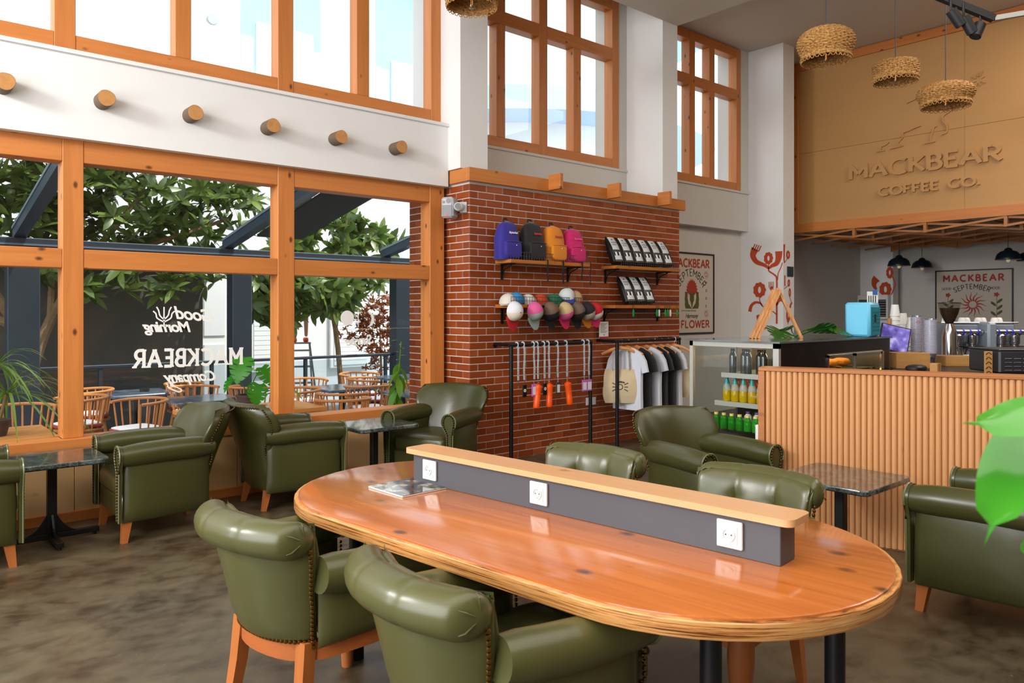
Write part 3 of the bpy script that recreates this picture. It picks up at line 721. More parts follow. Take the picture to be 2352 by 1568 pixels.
# ================================================================ raised sign on the logo wall
sg = thing('wall_sign', 'raised plywood lettering and walking animal outline on the plywood wall', 'sign')
FX = wallX(11.505, 0, 0)
def place_letters(txt, x0, base, h, wt, width, frame, m, parent, th=.045, name='letter', track=.16, serif=0, wf=1.0):
    tot = sum(GL[c][0]*wf + track for c in txt) * h - track*h; k = width/tot; x = 0
    for c in txt:
        if GL[c][1]:
            b, _ = lettering(c, h, wt, wf, serif=serif, th=th, width=None)
            b.v = [V((p.x*k, p.y, p.z)) for p in b.v]
            b.xf(frame @ T(x0 + x*k, base, 0)).build(name, m, parent)
        x += (GL[c][0]*wf + track)*h
place_letters('MACKBEAR', -5.425, 3.50, .21, .042, 2.02, FX, plyb, sg)
place_letters('COFFEE CO.', -4.99, 3.205, .118, .027, 1.33, FX, plyb, sg)
for pts in ([(5.02, 3.87), (4.91, 3.865)], [(4.96, 3.88), (4.96, 3.93), (4.9, 3.945), (4.85, 3.98)], [(4.83, 3.88), (4.65, 3.895)], [(4.67, 3.90), (4.71, 3.92), (4.72, 3.945), (4.69, 3.98), (4.65, 4.02), (4.65, 4.08), (4.58, 4.095), (4.5, 4.12), (4.41, 4.14)],
            [(4.36, 3.88), (4.22, 3.885)], [(4.27, 3.89), (4.27, 3.95), (4.25, 4.01), (4.23, 4.085), (4.20, 4.09)], [(4.13, 3.97), (4.08, 3.975), (4.06, 4.01), (4.06, 4.08), (4.11, 4.14), (4.12, 4.19), (4.1, 4.23), (4.04, 4.26), (4.0, 4.295), (3.93, 4.31), (3.87, 4.33), (3.83, 4.38), (3.84, 4.45), (3.95, 4.52), (4.15, 4.56), (4.4, 4.55), (4.6, 4.5)]):
    q = [(-a, c) for a, c in pts]
    MB().ribbon(smooth([(*p, 0) for p in q], 4) if len(q) > 2 else q, .018, 0, .034).xf(FX).build('outline_stroke', plyb, sg)
for k in range(8):
    a = R(45*k + 15); r0, r1 = .035, (.095 if k % 2 else .07)
    MB().ribbon([(-3.67 + r0*math.cos(a), 4.626 + r0*1.3*math.sin(a)), (-3.67 + r1*math.cos(a), 4.626 + r1*1.3*math.sin(a))], .014, 0, .022).xf(FX).build('star_ray', plyb, sg)
# ================================================================ white lettering on the window glass (reads from outside)
vin = mat('white_vinyl', 'f1f0ea', .6)
def outw(x, z, rot=0): return Matrix(((-1,0,0,x), (0,0,-1,6.288), (0,1,0,z), (0,0,0,1))) @ Matrix.Rotation(rot, 4, 'Z')
wt1 = thing('window_lettering', 'white mirrored lettering and fork symbol on the middle window pane', 'lettering')
b, _ = lettering('MACKBEAR', .128, .024, .8, track=.20, serif=.12, width=.83, th=.001); b.xf(outw(2.44, 1.062, R(.5))).build('word', vin, wt1)
script('Good', .135, .0035, .35, .001, .92).xf(outw(2.215, 1.41, R(6))).build('script_word', vin, wt1)
script('Morning', .115, .0035, .30, .001, .88).xf(outw(2.03, 1.335, R(1))).build('script_word', vin, wt1)
script('Company', .115, .0035, .35, .001, .85).xf(outw(2.235, .935, R(1))).build('script_word', vin, wt1)
for pts in ([(0, 0), (0, .138)], [(0, .04), (.03, .07), (.04, .11), (.055, .138)], [(0, .04), (-.03, .07), (-.04, .11), (-.055, .138)], [(0, .02), (.05, .05), (.06, .085), (.08, .105)], [(0, .02), (-.05, .05), (-.06, .085), (-.08, .105)]):
    MB().ribbon([p[:2] for p in smooth([(*p, 0) for p in pts], 4)], .010, 0, .001).xf(outw(1.824, 1.394)).build('fork_stroke', vin, wt1)
for x0, z0, pts in ((1.92, .93, [(0, .01), (.07, -.02), (-.01, -.07), (-.03, -.05), (.08, .0)]),):
    MB().ribbon([p[:2] for p in smooth([(*p, 0) for p in pts], 5)], .009, 0, .001).xf(outw(x0, z0)).build('swash', vin, wt1)
wt2 = thing('window_lettering', 'white sun, moon and mirrored script word on the right window pane', 'lettering')
MB().prism(arc(0, 0, .068, 0, 351, 39), 0, .001).xf(outw(3.419, 1.436)).build('sun_disc', vin, wt2)
MB().ribbon([(0, 0), (0, .155)], .008, 0, .001).xf(outw(3.532, 1.35)).build('divider_bar', vin, wt2)
cr2 = arc(0, 0, .076, 100, 260, 20) + arc(.035, 0, .083, 245, 115, 18); MB().prism([(-x*-1, y) for x, y in cr2], 0, .001).xf(outw(3.625, 1.424)).build('moon', vin, wt2)
script('Sunrise', .115, .003, .35, .001, .85).xf(outw(3.70, 1.20, R(-4))).build('script_word', vin, wt2)
MB().ribbon([p[:2] for p in smooth([(0, 0, 0), (.06, -.01, 0), (.12, -.03, 0), (.18, -.08, 0)], 5)], .008, 0, .001).xf(Matrix(((1,0,0,3.37), (0,0,-1,6.288), (0,1,0,1.235), (0,0,0,1)))).build('swash', vin, wt2)
# ================================================================ posters
pred = mat('poster_red', 'a8321c', .6); pblk = mat('poster_black', '22221f', .6); pgrn = mat('poster_green', '55541c', .6); ppap = mat('poster_paper', 'c9bfb0', .7); frm = mat('black_frame', '14120f', .4)
def frame_bars(p, F, w, h, t=.022, d=.02):
    for x0, x1, y0, y1 in ((-t, w+t, -t, 0), (-t, w+t, h, h+t), (-t, 0, 0, h), (w, w+t, 0, h)): MB().box(x0, x1, y0, y1, 0, d).xf(F).build('frame_bar', frm, p)
    MB().box(0, w, 0, h, .002, .008).xf(F).build('paper', ppap, p)
def sun_burst(F, cx, cy, r0, r1, n, w, m, p, wave=.0, name='sun_ray'):
    for k in range(n):
        a = 2*math.pi*k/n; pts = []
        for i in range(7):
            t = i/6; rr = lerp(r0, r1, t); aa = a + wave*math.sin(t*5.5); pts.append((cx + rr*math.cos(aa), cy + rr*math.sin(aa)))
        MB().ribbon(pts, w, .008, .0095, taper=lambda t: 1.15 - t).xf(F).build(name, m, p)
F1 = wallY(8.52, 6.628, 1.19)
po = thing('framed_poster', 'tall framed flower poster half hidden behind the brick pier', 'poster')
frame_bars(po, F1, 1.13, 1.13)
for txt, x, z, h, w, wt, m in (('MACKBEAR', .16, .945, .108, .87, .026, pred), ('IN', .20, .073, .095, .11, .024, pred), ('FLOWER', .36, .073, .095, .67, .024, pred)):
    b, _ = lettering(txt, h, wt, .75, serif=.07, width=w, th=.0012, z0=.008); b.xf(F1 @ T(x, z, 0)).build('print_word', m, po)
b, _ = lettering('SEPTEMBER', .10, .013, .6, width=.66, th=.0012, z0=.008, arcr=.30); b.xf(F1 @ T(.60, .815, 0)).build('print_word', pblk, po)
script('Harmony', .09, .001, .4, .001, .85).xf(F1 @ T(.45, .21, .0085)).build('print_word', pblk, po)
script('but do not make noise away', .034, .0, .2, .001, .9).xf(F1 @ T(.36, .305, .0085)).build('print_word', pblk, po)
for k, c in enumerate('MOOD'):
    b, _ = lettering(c, .032, .007, 1, th=.0012, z0=.008); b.xf(F1 @ T(.945, .71 - .115*k, 0)).build('print_letter', pblk, po)
for z in (.845, .27): sun_burst(F1, .96, z, .02, .065, 12, .006, pred, po, .1, 'small_ray')
fl = [(.61, .71)] ; crown = []
for k in range(13):
    a = R(-10 + 200*k/12); crown += [(.61 + .135*math.cos(a-.05)*.85, .60 + .17*math.sin(a-.05)*.85), (.61 + .14*math.cos(a), .60 + .18*math.sin(a))]
MB().prism(crown + [(.50, .58), (.61, .50), (.72, .58)], .008, .0092).xf(F1).build('print_bloom', pred, po)
MB().prism([(.565, .60), (.61, .56), (.655, .60), (.66, .47), (.63, .42), (.618, .36), (.602, .36), (.59, .42), (.56, .47)], .0093, .0102).xf(F1).build('print_bud', pgrn, po)
for s in (-1, 1): MB().prism([(.61 + s*x, z) for x, z in ((0, .34), (.06, .345), (.15, .345), (.17, .40), (.162, .44), (.172, .49), (.16, .54), (.165, .585), (.10, .58), (.105, .50), (.085, .42), (.03, .37))], .008, .0092).xf(F1).build('print_leaf', pgrn, po)
F2 = wallX(14.89, 5.44, 1.05)
po = thing('framed_poster', 'framed poster with a red sun on the wall behind the bar', 'poster')
frame_bars(po, F2, 1.19, 1.16)
b, _ = lettering('MACKBEAR', .105, .028, .75, serif=.08, width=.95, th=.0012, z0=.008, track=.3); b.xf(F2 @ T(.115, .98, 0)).build('print_word', pred, po)
b, _ = lettering('SEPTEMBER', .085, .012, .6, width=.56, th=.0012, z0=.008, arcr=.62); b.xf(F2 @ T(.575, .84, 0)).build('print_word', pblk, po)
for x, s in ((.09, 'GOOD'), (.86, 'MOOD')):
    b, _ = lettering(s, .038, .007, 1, th=.0012, z0=.008, width=.15); b.xf(F2 @ T(x, .83, 0)).build('print_word', pblk, po)
sun_burst(F2, .59, .565, .06, .225, 14, .026, pred, po, .12)
for cx, s in ((.96, 1), (.19, 1)):
    MB().ribbon([(cx, .26), (cx + .005, .5), (cx, .72)], .008, .008, .009).xf(F2).build('print_stem', pgrn, po)
    for k, (dz, sd) in enumerate(((.36, -1), (.38, 1), (.47, 1), (.53, -1), (.58, 1))):
        MB().prism([(cx + sd*x, dz + z) for x, z in ((0, 0), (.04, .01), (.085, .05), (.09, .09), (.05, .075), (.015, .045))], .008, .0092).xf(F2).build('print_leaf', pgrn, po)
    MB().prism([(cx + .04*math.cos(a)*(1 + .25*math.cos(5*a)), .735 + .035*math.sin(a)*(1 + .25*math.cos(5*a))) for a in [2*math.pi*i/30 for i in range(30)]], .009, .0102).xf(F2).build('print_bloom', pred, po)
# ================================================================ red flower mural on the column
mred = mat('mural_red', 'bd4417', .7)
def mural(p, F, strokes, blooms):
    for w, pts in strokes:
        if isinstance(w, tuple): tp = (lambda a, c: (lambda t: lerp(a, c, t)))(*w); ww = 1
        else: tp = None; ww = w
        MB().ribbon([q[:2] for q in smooth([(*q, 0) for q in pts], 5)], ww, 0, .0015, taper=tp).xf(F).build('stem_stroke', mred, p)
    for cx, cz, rx, rz in blooms:
        n = 48; outr = [(cx + rx*(1+.06*math.cos(9*a))*math.cos(a), cz + rz*(1+.06*math.cos(9*a))*math.sin(a)) for a in [2*math.pi*i/n for i in range(n)]]
        inn = [(cx + rx*.24*math.cos(a), cz + rz*.42*math.sin(a)) for a in [2*math.pi*i/n for i in range(n)]]
        b = MB(); b.v = [V((x, y, .0018)) for x, y in outr + inn]; b.f = [(i, (i+1) % n, n+(i+1) % n, n+i) for i in range(n)]
        b.xf(F).build('bloom', mred, p)
mu = thing('flower_mural', 'red flower and cutlery mural on the white column beside the bar', 'mural')
FM = wallX(10.408, 0, 0)
mural(mu, FM, [((.03, .022), [(-6.024, 1.31), (-6.024, 1.60), (-6.024, 1.967), (-6.06, 2.04), (-6.15, 2.10), (-6.155, 2.15)]), ((.03, .135), [(-6.155, 2.14), (-6.22, 2.19), (-6.36, 2.25), (-6.42, 2.34), (-6.405, 2.41), (-6.385, 2.45)]),
               ((.03, .12), [(-6.155, 2.14), (-6.10, 2.18), (-6.03, 2.21), (-5.995, 2.29), (-5.99, 2.39)]), (.012, [(-6.157, 2.14), (-6.157, 2.24)]), (.014, [(-6.01, 1.96), (-6.0, 2.06), (-5.96, 2.14), (-5.93, 2.22)]),
               (.014, [(-6.31, 1.72), (-6.30, 1.64), (-6.27, 1.58)]), ((.02, .06), [(-6.26, 1.575), (-6.30, 1.62), (-6.38, 1.63), (-6.45, 1.58), (-6.475, 1.49)]), (.016, [(-6.26, 1.575), (-6.20, 1.53), (-6.1, 1.50), (-6.03, 1.45)]),
               ((.016, .09), [(-6.024, 1.58), (-5.99, 1.66), (-5.95, 1.68)]), ((.02, .06), [(-6.024, 1.66), (-6.07, 1.76), (-6.12, 1.86)]), ((.05, .12), [(-6.34, 1.44), (-6.30, 1.32), (-6.25, 1.21)])],
      [(-6.16, 2.294, .075, .092), (-6.31, 1.82, .105, .115)])
for x in (-6.430, -6.396, -6.362, -6.328): MB().ribbon([(x, 2.44 - (x+6.43)*.35), (x + .045, 2.525 - (x+6.43)*.35)], .018, 0, .0015).xf(FM).build('fork_tine', mred, mu)
for x in (-6.15, -6.127, -6.104, -6.08): MB().ribbon([(x, 1.85), (x, 1.94)], .011, 0, .0015).xf(FM).build('fork_tine', mred, mu)
mu2 = thing('flower_mural', 'narrow red flower mural round the corner of the column by the bar', 'mural')
FN = wallY(0, 5.918, 0)
mural(mu2, FN, [((.05, .02), [(10.437, 2.49), (10.43, 2.40), (10.43, 2.26), (10.45, 2.22)]), (.012, [(10.43, 2.21), (10.47, 2.24), (10.53, 2.29)]), (.03, [(10.45, 2.03), (10.45, 1.87)]), (.012, [(10.43, 1.83), (10.50, 1.86), (10.56, 1.89)]), (.012, [(10.59, 1.72), (10.62, 1.66), (10.66, 1.62)]), ((.02, .05), [(10.66, 1.62), (10.62, 1.60), (10.60, 1.55)]), (.012, [(10.545, 1.36), (10.54, 1.30)])],
      [(10.542, 2.339, .055, .065), (10.564, 1.92, .035, .055), (10.591, 1.777, .035, .065), (10.545, 1.443, .055, .115)])
sw = thing('switch_panel', 'dark switch panel on the column edge above the counter', 'switch')
for x0, x1 in ((10.512, 10.592), (10.604, 10.684)): MB().box(x0, x1, 5.905, 5.9195, 2.014, 2.165, .004).build('switch_plate', mat('dark_plate', '2f3a3c', .4), sw)
mu3 = thing('flower_mural', 'red flower mural on the far column behind the bar', 'mural')
mural(mu3, wallX(14.448, 0, 0), [((.04, .16), [(-6.33, 1.90), (-6.37, 1.98), (-6.36, 2.06), (-6.32, 2.11)]), (.02, [(-6.04, 2.13), (-5.99, 2.0), (-6.03, 1.87), (-6.06, 1.80)])], [(-6.164, 1.901, .11, .135), (-6.085, 2.208, .065, .11)])
# ================================================================ merchandise on the brick pier
shw = wood('shelf_wood', 'bd7431', '8d4f1c', 'X', knots=.6, rough=.4); wire = mat('wire', '55565a', .4, .8)
def shelf(label, x0, x1, z, y0, brs, rail=None):
    s = thing('wall_shelf', label, 'shelf', group='wooden shelves on the brick pier')
    bx('board', shw, x0, x1, y0, 5.848, z-.035, z, s, .003)
    for x in brs:
        br = MB().box(x-.012, x+.012, y0+.04, 5.846, z-.047, z-.036).box(x-.012, x+.012, 5.836, 5.847, z-.19, z-.036); br.tube([(x, y0+.06, z-.04), (x, 5.80, z-.09), (x, 5.838, z-.17)], .006, 6)
        br.build('bracket', black, s)
    if rail:
        a, c, h = rail; r = MB().tube([(a, y0+.012, z+h), (c, y0+.012, z+h)], .003, 5).tube([(a, y0+.012, z+h*.5), (c, y0+.012, z+h*.5)], .0022, 5); n = int((c-a)/.034)
        for i in range(n+1): x = lerp(a, c, i/n); r.cyl((x, y0+.012, z), (x, y0+.012, z+h), .0024, n=5)
        r.build('wire_rail', wire, s, kind='stuff')
    return s
shelf('wooden shelf carrying the four backpacks', 4.817, 5.945, 2.005, 5.61, (4.90, 5.83), (4.83, 5.90, .075))
shelf('wooden shelf carrying the row of six coffee bags', 6.366, 7.50, 2.005, 5.605, (6.43, 7.36), (6.45, 7.46, .05))
shelf('wooden shelf the caps hang from', 4.817, 5.95, 1.565, 5.63, (4.90, 5.85), (4.85, 5.93, .075))
shelf('wooden shelf carrying three coffee bags and keyrings', 6.341, 7.50, 1.565, 5.62, (6.41, 7.36), (6.60, 7.46, .06))
# backpacks
def backpack(label, col, x, w, h, logo, lc, rz, seed):
    p = thing('backpack', label, 'backpack', (x, 5.735, 2.006), R(rz), 'backpacks on the top shelf'); random.seed(seed)
    fab = mat('fabric_' + label.split()[0], col, .75, noise=(14, .3, col), bump=(90, .12), sheen=.2); dk = mat('strap_black', '15151a', .7)
    def body(u, v):
        a = 2*math.pi*u; t = v; z = h*t
        wid = w/2*(1 - .06*math.cos(6*a)*.2)*(1.0 if t < .40 else 1 - .42*((t-.40)/.60)**2.0); dep = .085*(1 if t < .3 else 1 - .45*((t-.3)/.7)**2)
        if t > .86: k = math.sqrt(max(0, 1-((t-.86)/.14)**2)); wid *= k; dep *= k
        f = lambda c, e: math.copysign(abs(c)**e, c)
        wr = 1 + .025*math.sin(9*z/h + 3*a + seed)
        return V((wid*f(math.cos(a), .75)*wr, dep*f(math.sin(a), .7), z))
    b = MB().grid(body, 30, 18, cu=True); n = 18
    b.f.append(tuple(i*n for i in range(30))); b.build('body', fab, p, smooth=70)
    MB().sup((0, -.085, h*.25), (w*.38, .035, h*.21), .35, 22, 12, .4).build('front_pocket', fab, p, smooth=80)
    MB().tube([(-w*.36, -.112, h*.44), (0, -.125, h*.455), (w*.36, -.112, h*.44)], .005, 6).build('zip', fab, p)
    MB().tube([(-.03, .02, h*.96), (-.02, .03, h*1.06), (.02, .03, h*1.06), (.03, .02, h*.96)], .009, 8).build('top_handle', dk, p, smooth=True)
    MB().sup((.03, -.118, h*.36), (.008, .004, .008), 1, 8, 6).build('badge', chrome, p)
    l = script(logo, .030, .001, .4, .002, .85); l.xf(Matrix(((1,0,0,-.045), (0,.25,-1,-.088), (0,1,.25,h*.66), (0,0,0,1)))).build('logo_print', mat('logo_' + lc, lc, .5), p)
    return p
backpack('purple backpack at the left end of the top shelf', '2a1f86', 4.875, .27, .385, 'September', 'd8d4e6', 0, 1)
backpack('black backpack on the top shelf between purple and orange', '101012', 5.20, .29, .40, 'September', 'b8291f', 2, 2)
backpack('orange backpack on the top shelf beside the pink one', 'd9820f', 5.50, .28, .385, 'September', 'b5301a', 0, 3)
backpack('pink backpack at the right end of the top shelf', 'c20f62', 5.79, .27, .375, 'September', 'e04a90', -4, 4)
dk = MATS['strap_black']
for i, (x, z1, w) in enumerate(((5.30, 1.79, .016), (5.52, 1.77, .022), (5.80, 1.82, .018), (6.01, 1.76, .012))):
    if i == 3: x = 5.925
    MB().ribbon([p[:2] for p in smooth([(0, .02, 0), (.004, -.06, 0), (-.004, -.12, 0), (.003, z1-1.99, 0)], 4)], w, 0, .003).xf(wallY(x, 5.598, 2.0)).build('backpack_strap', dk, None, label='black backpack strap hanging over the shelf edge, ' + ('first', 'second and longest', 'third', 'fourth')[i] + ' from the left', cat='strap', group='straps hanging from the backpack shelf')
# coffee bags
cb_s = mat('coffee_bag_silver', 'c9cdcf', .42, 0, bump=(40, .15)); cb_k = mat('coffee_bag_black', '0d0f10', .35, bump=(40, .2)); cb_w = mat('coffee_bag_white', 'dfe2e2', .4)
def coffee_bag(x, z, y, k):
    p = thing('coffee_bag', 'x', 'coffee bag', (x, y, z), 0, 'silver coffee bags on the pier shelves', rot=(R(-25), 0, R(-8)))
    w, d, h = .155, .08, .33
    def fn(u, v):
        a = 2*math.pi*u; t = v; f = lambda c, e: math.copysign(abs(c)**e, c)
        dd = d/2*(1 if t < .5 else 1 - .95*((t-.5)/.5)**1.6); bul = 1 + .06*math.sin(math.pi*t)
        return V((w/2*f(math.cos(a), .35)*bul, dd*f(math.sin(a), .45)*bul, h*t))
    b = MB().grid(fn, 28, 14, cu=True); b.f.append(tuple(i*14 for i in range(28))); b.build('pouch', cb_k, p, smooth=50)
    yf = -.037
    fp = [(-.055, .115), (.055, .115), (.056, .20), (.053, .272), (-.053, .272), (-.056, .20)]
    def onface(pts, off): return [V((x, -(d/2*(1 if z/h < .5 else 1 - .95*((z/h-.5)/.5)**1.6)*(1 + .06*math.sin(math.pi*z/h))) - off, z)) for x, z in pts]
    def patch(x0, x1, z0, z1, m, nm, off=.006, nx=6, nz=8):
        g = MB().grid(lambda u, v: onface([(lerp(x0, x1, u)*1.0, lerp(z0, z1, v))], off)[0] + V((0, .012*abs(lerp(x0, x1, u)/.062)**4, 0)), nx, nz); return g.build(nm, m, p, smooth=70)
    patch(-.074, .074, .145, .324, cb_s, 'silver_label')
    patch(-.018, .0, .275, .292, cb_k, 'valve', .008, 3, 3)
    for k2, zz in enumerate((.24, .215, .20)): patch(-.04, .04 - .012*k2, zz, zz+.007, cb_k if k2 == 0 else mat('grey_print', '74797c', .5), 'print_line', .0075, 4, 2)
    patch(-.060, .060, .02, .07, cb_s, 'silver_foot', .006)
    for sx in (-1, 1): patch(sx*.026-.012, sx*.026+.012, .068, .115, cb_w, 'print_leg', .008, 3, 4)
    return p
ord6 = ['leftmost of the row of six', 'second of the row of six', 'third of the row of six', 'fourth of the row of six', 'fifth of the row of six', 'rightmost of the row of six']
cb0 = coffee_bag(6.44, 2.035, 5.665, 0)
spots = [(6.435 + .178*i, 2.035, 'black and silver coffee bag on the upper right shelf, ' + ord6[i]) for i in range(6)] + [(6.64 + .172*i, 1.595, 'black and silver coffee bag on the lower right shelf, ' + ('left', 'middle', 'right')[i] + ' of three') for i in range(3)]
for i, (x, z, lb) in enumerate(spots):
    o = cb0 if i == 0 else tree(cb0); o.location = (x, 5.66, z); o['label'] = lb
# caps
def cap(label, c_front, c_back, c_brim, loc, rot, name='baseball_cap'):
    p = thing(name, label, 'cap', loc, rot=rot, group='caps on the cap shelf')
    mm = lambda c: mat('cap_' + c, c, .8, bump=(120, .12))
    r = .088
    def dome(a0, a1):
        return lambda u, v: V((r*1.0*math.cos(R(lerp(a0, a1, u)))*math.cos(v*math.pi/2), r*1.12*math.sin(R(lerp(a0, a1, u)))*math.cos(v*math.pi/2), .105*math.sin(v*math.pi/2)**.9))
    MB().grid(dome(180, 360), 16, 9).build('front_panel', mm(c_front), p, smooth=80)
    MB().grid(dome(0, 180), 16, 9).build('mesh_panel', mm(c_back), p, smooth=80)
    def brim(u, v):
        a = R(lerp(198, 342, u)); rr = lerp(1, 2.1 - .2*abs(2*u-1)**2, v); return V((r*.98*math.cos(a)*lerp(1, 1.02, v), r*1.1*math.sin(a)*rr, .006 + .02*(1-abs(2*u-1)**2)*(-v*.3) - .018*v*(2*u-1)**2))
    bm = MB().grid(brim, 16, 6); MB.__init__  # brim as a thin shell
    nb = len(bm.v); bm.v += [q - V((0, 0, .004)) for q in bm.v]; bm.f += [tuple(i + nb for i in f[::-1]) for f in list(bm.f)]
    bm.build('brim', mm(c_brim), p, smooth=60)
    MB().sup((0, 0, .105), (.007, .007, .005), 1, 8, 6).build('button', mm(c_brim), p, smooth=True)
    return p
hang = [('white and cream cap with a red brim, leftmost of the hanging caps', 'ded2bd', 'dcdce4', 'b3161f', 4.85, 0), ('pink mesh cap with a grey-green brim hanging from the shelf', '9aa79f', 'd65a92', '9aa79f', 5.115, 12), ('brown mesh cap with a black brim hanging beside the pink mesh cap', '17181a', '6d5545', '17181a', 5.334, 16),
        ('cream mesh cap with a hot pink brim hanging from the shelf', 'd4558f', 'c2a878', 'd4245f', 5.541, 14), ('brown cap with a black brim hanging right of the cream and pink cap', '1b1a18', '6a574a', '141414', 5.717, 14), ('black and grey cap with an orange brim hanging from the shelf', 'b0a592', '191a1c', 'c97613', 5.868, 18), ('red cap with white front and pink brim, rightmost of the hanging caps', 'd8d2cf', 'b5121c', 'd4245f', 5.99, 22)]
for i, (lb, a, c, d, x, tw2) in enumerate(hang):
    cap(lb, a, c, d, (x - .01, 5.595, 1.50), (R(98), R(-8 - tw2), R(0)))
cap('grey-white and black cap sitting on top of the cap shelf', 'cdd2d0', '121518', '2a3f8a', (5.70, 5.73, 1.645), (R(20), 0, R(-35)))
cap('tan and pink cap sitting at the back of the cap shelf', 'c2a878', 'd4558f', 'd4245f', (5.84, 5.75, 1.62), (R(25), 0, R(-50)))
for lb, a, c, d, x, z, rz in (('white and black cap at the left end behind the rail', 'd6d0c4', '1c1d1f', 'c8c0b0', 4.89, 1.57, -30), ('blue and green cap lying behind the rail', '2f86bf', '1f5c3a', '1c4f80', 5.00, 1.585, -60), ('white cap lying flat behind the rail', 'd9d5cb', 'cfc9bd', '2a2a2a', 5.16, 1.567, -20), ('orange cap lying behind the rail', 'c7431a', 'b33c18', '2f6f4a', 5.33, 1.57, -40), ('green cap lying behind the rail beside the orange cap', '1d6a43', '1d6a43', '15533a', 5.52, 1.575, 20)):
    cap(lb, a, c, d, (x, 5.74, z), (R(4), 0, R(rz)))
# key rings
for i, x in enumerate((6.64, 7.06, 7.10, 7.22, 7.26, 7.31, 7.44)):
    k = thing('key_ring', 'green and white key ring hanging from the lower right shelf, ' + ('alone at the left', 'second from the left', 'third from the left', 'fourth from the left', 'fifth from the left', 'sixth from the left', 'at the right end')[i], 'key ring', (x, 5.612, 1.56), group='key rings on the shelf edge')
    MB().tube([(.012*math.cos(a), 0, -.012 + .014*math.sin(a)) for a in [2*math.pi*j/12 for j in range(12)]], .002, 5, closed=True).build('ring', brass, k)
    MB().tube([(0, 0, -.025), (.002, -.002, -.045)], .0025, 5).build('chain', wire, k)
    MB().sup((.002, -.004, -.085), (.013, .009, .042), .7, 10, 8).build('charm', mat('charm_green', '1b8a3e', .3) if i % 3 != 2 else mat('charm_white', 'dcdccf', .3), k, smooth=True)
# printed notice
nt = thing('paper_notice', 'white printed notice with red foot hanging on the brick between the racks', 'notice', (6.285, 5.80, 1.195))
MB().box(0, .15, 0, .004, 0, .185).build('sheet', pap, nt); MB().box(0, .15, -.0008, 0, 0, .018).build('red_strip', mat('notice_red', 'b21f2b', .5), nt)
for k in range(8): MB().box(.02, .13 - .02*(k % 3), -.0008, 0, .16 - .014*k, .164 - .014*k).build('print_line', pblk, nt)
MB().prism(arc(.08, .038, .007, 0, 340, 12), 0, .001).xf(wallY(0, 0, 0)).build('print_dot', pblk, nt)
# ---------------- rack with lanyards
rk = thing('pipe_rack', 'black pipe rack with white lanyards in front of the brick', 'rack', group='black pipe racks')
MB().tube([(4.79, 5.6, 1.17), (5.945, 5.6, 1.17)], .018, 12).build('top_bar', black, rk, smooth=True)
for x in (4.815, 5.93):
    MB().cyl((x, 5.6, 0), (x, 5.6, 1.17), .02, n=14).build('pole', black, rk, smooth=True)
    MB().cyl((x, 5.6, 1.17), (x, 5.845, 1.17), .016, n=10).build('wall_arm', black, rk, smooth=True); MB().cyl((x, 5.838, 1.16), (x, 5.849, 1.16), .024, n=16).build('wall_flange', black, rk)
lan = mat('lanyard_white', 'c9ced4', .6, noise=(60, .6, '5a6470', (.2, .2, 1))); ora = mat('orange_silicone', 'f0550a', .4); pnk = mat('badge_pink', 'b765b0', .35); cardm = mat('badge_card', 'd7d7d9', .5)
its = ['clip', 'dark', 'pink', 'bottle', 'dark', 'bottle', 'grey', 'bottle', 'pink', 'pink']
what = {'clip': 'with a bare metal clip', 'dark': 'with a black dial tag', 'pink': 'with a pink badge holder', 'bottle': 'with an orange bottle', 'grey': 'with a grey badge holder'}
nth = ['first', 'second', 'third', 'fourth', 'fifth', 'sixth', 'seventh', 'eighth', 'ninth', 'tenth']
for i, x in enumerate((4.886, 4.966, 5.098, 5.149, 5.239, 5.301, 5.424, 5.556, 5.812, 5.885)):
    L = thing('lanyard', 'white lanyard ' + what[its[i]] + ', ' + nth[i] + ' from the left on the rack', 'lanyard', (x, 5.6, 1.17), group='lanyards on the pipe rack')
    tw = .004*math.sin(i*2.3)
    MB().tube([(.0, .022*math.cos(a), .022*math.sin(a)) for a in [2*math.pi*j/14 for j in range(14)]], .009, 6, closed=True, flat=.4).build('loop', lan, L)
    MB().ribbon([p[:2] for p in smooth([(0, -.02, 0), (tw, -.12, 0), (-tw, -.24, 0), (0, -.345, 0)], 5)], .022, 0, .003).xf(wallY(0, -.022, 0)).build('strap', lan, L)
    MB().tube([(0, -.024, -.345), (0, -.024, -.40)], .003, 6).build('clip', chrome, L)
    k = its[i]
    if k in ('dark', 'grey', 'pink'):
        m1 = {'dark': cb_k, 'grey': mat('badge_grey', '3a3830', .4), 'pink': pnk}[k]; w = .036 if k == 'pink' else .026
        h = MB().box(-w, w, -.006, .006, -.12, 0, .004).build('holder', m1, L, loc=(0, -.026, -.395))
        if k == 'dark': MB().lathe([(.016, 0), (.016, .002), (.006, .002), (.006, .0)], 16).xf(wallY(0, -.0055, -.055)).build('dial', cardm, h)
        else: MB().box(-w*.7, w*.7, -.008, -.005, -.105, -.025).build('card', cardm, h)
    if k == 'bottle':
        bt = MB().lathe([(0, -.235), (.030, -.235), (.033, -.225), (.033, -.16), (.031, -.155), (.034, -.05), (.036, -.045), (.036, -.015), (.028, -.008), (.012, -.006), (.012, 0), (0, 0)], 20)
        o = bt.build('bottle', ora, L, smooth=40, loc=(0, -.03, -.40), rot=(0, R({3: 8, 5: 2, 7: -8}[i]), 0)); MB().tube([(-.02, 0, -.005), (0, 0, .02), (.02, 0, -.005)], .003, 6).build('bottle_handle', ora, o)
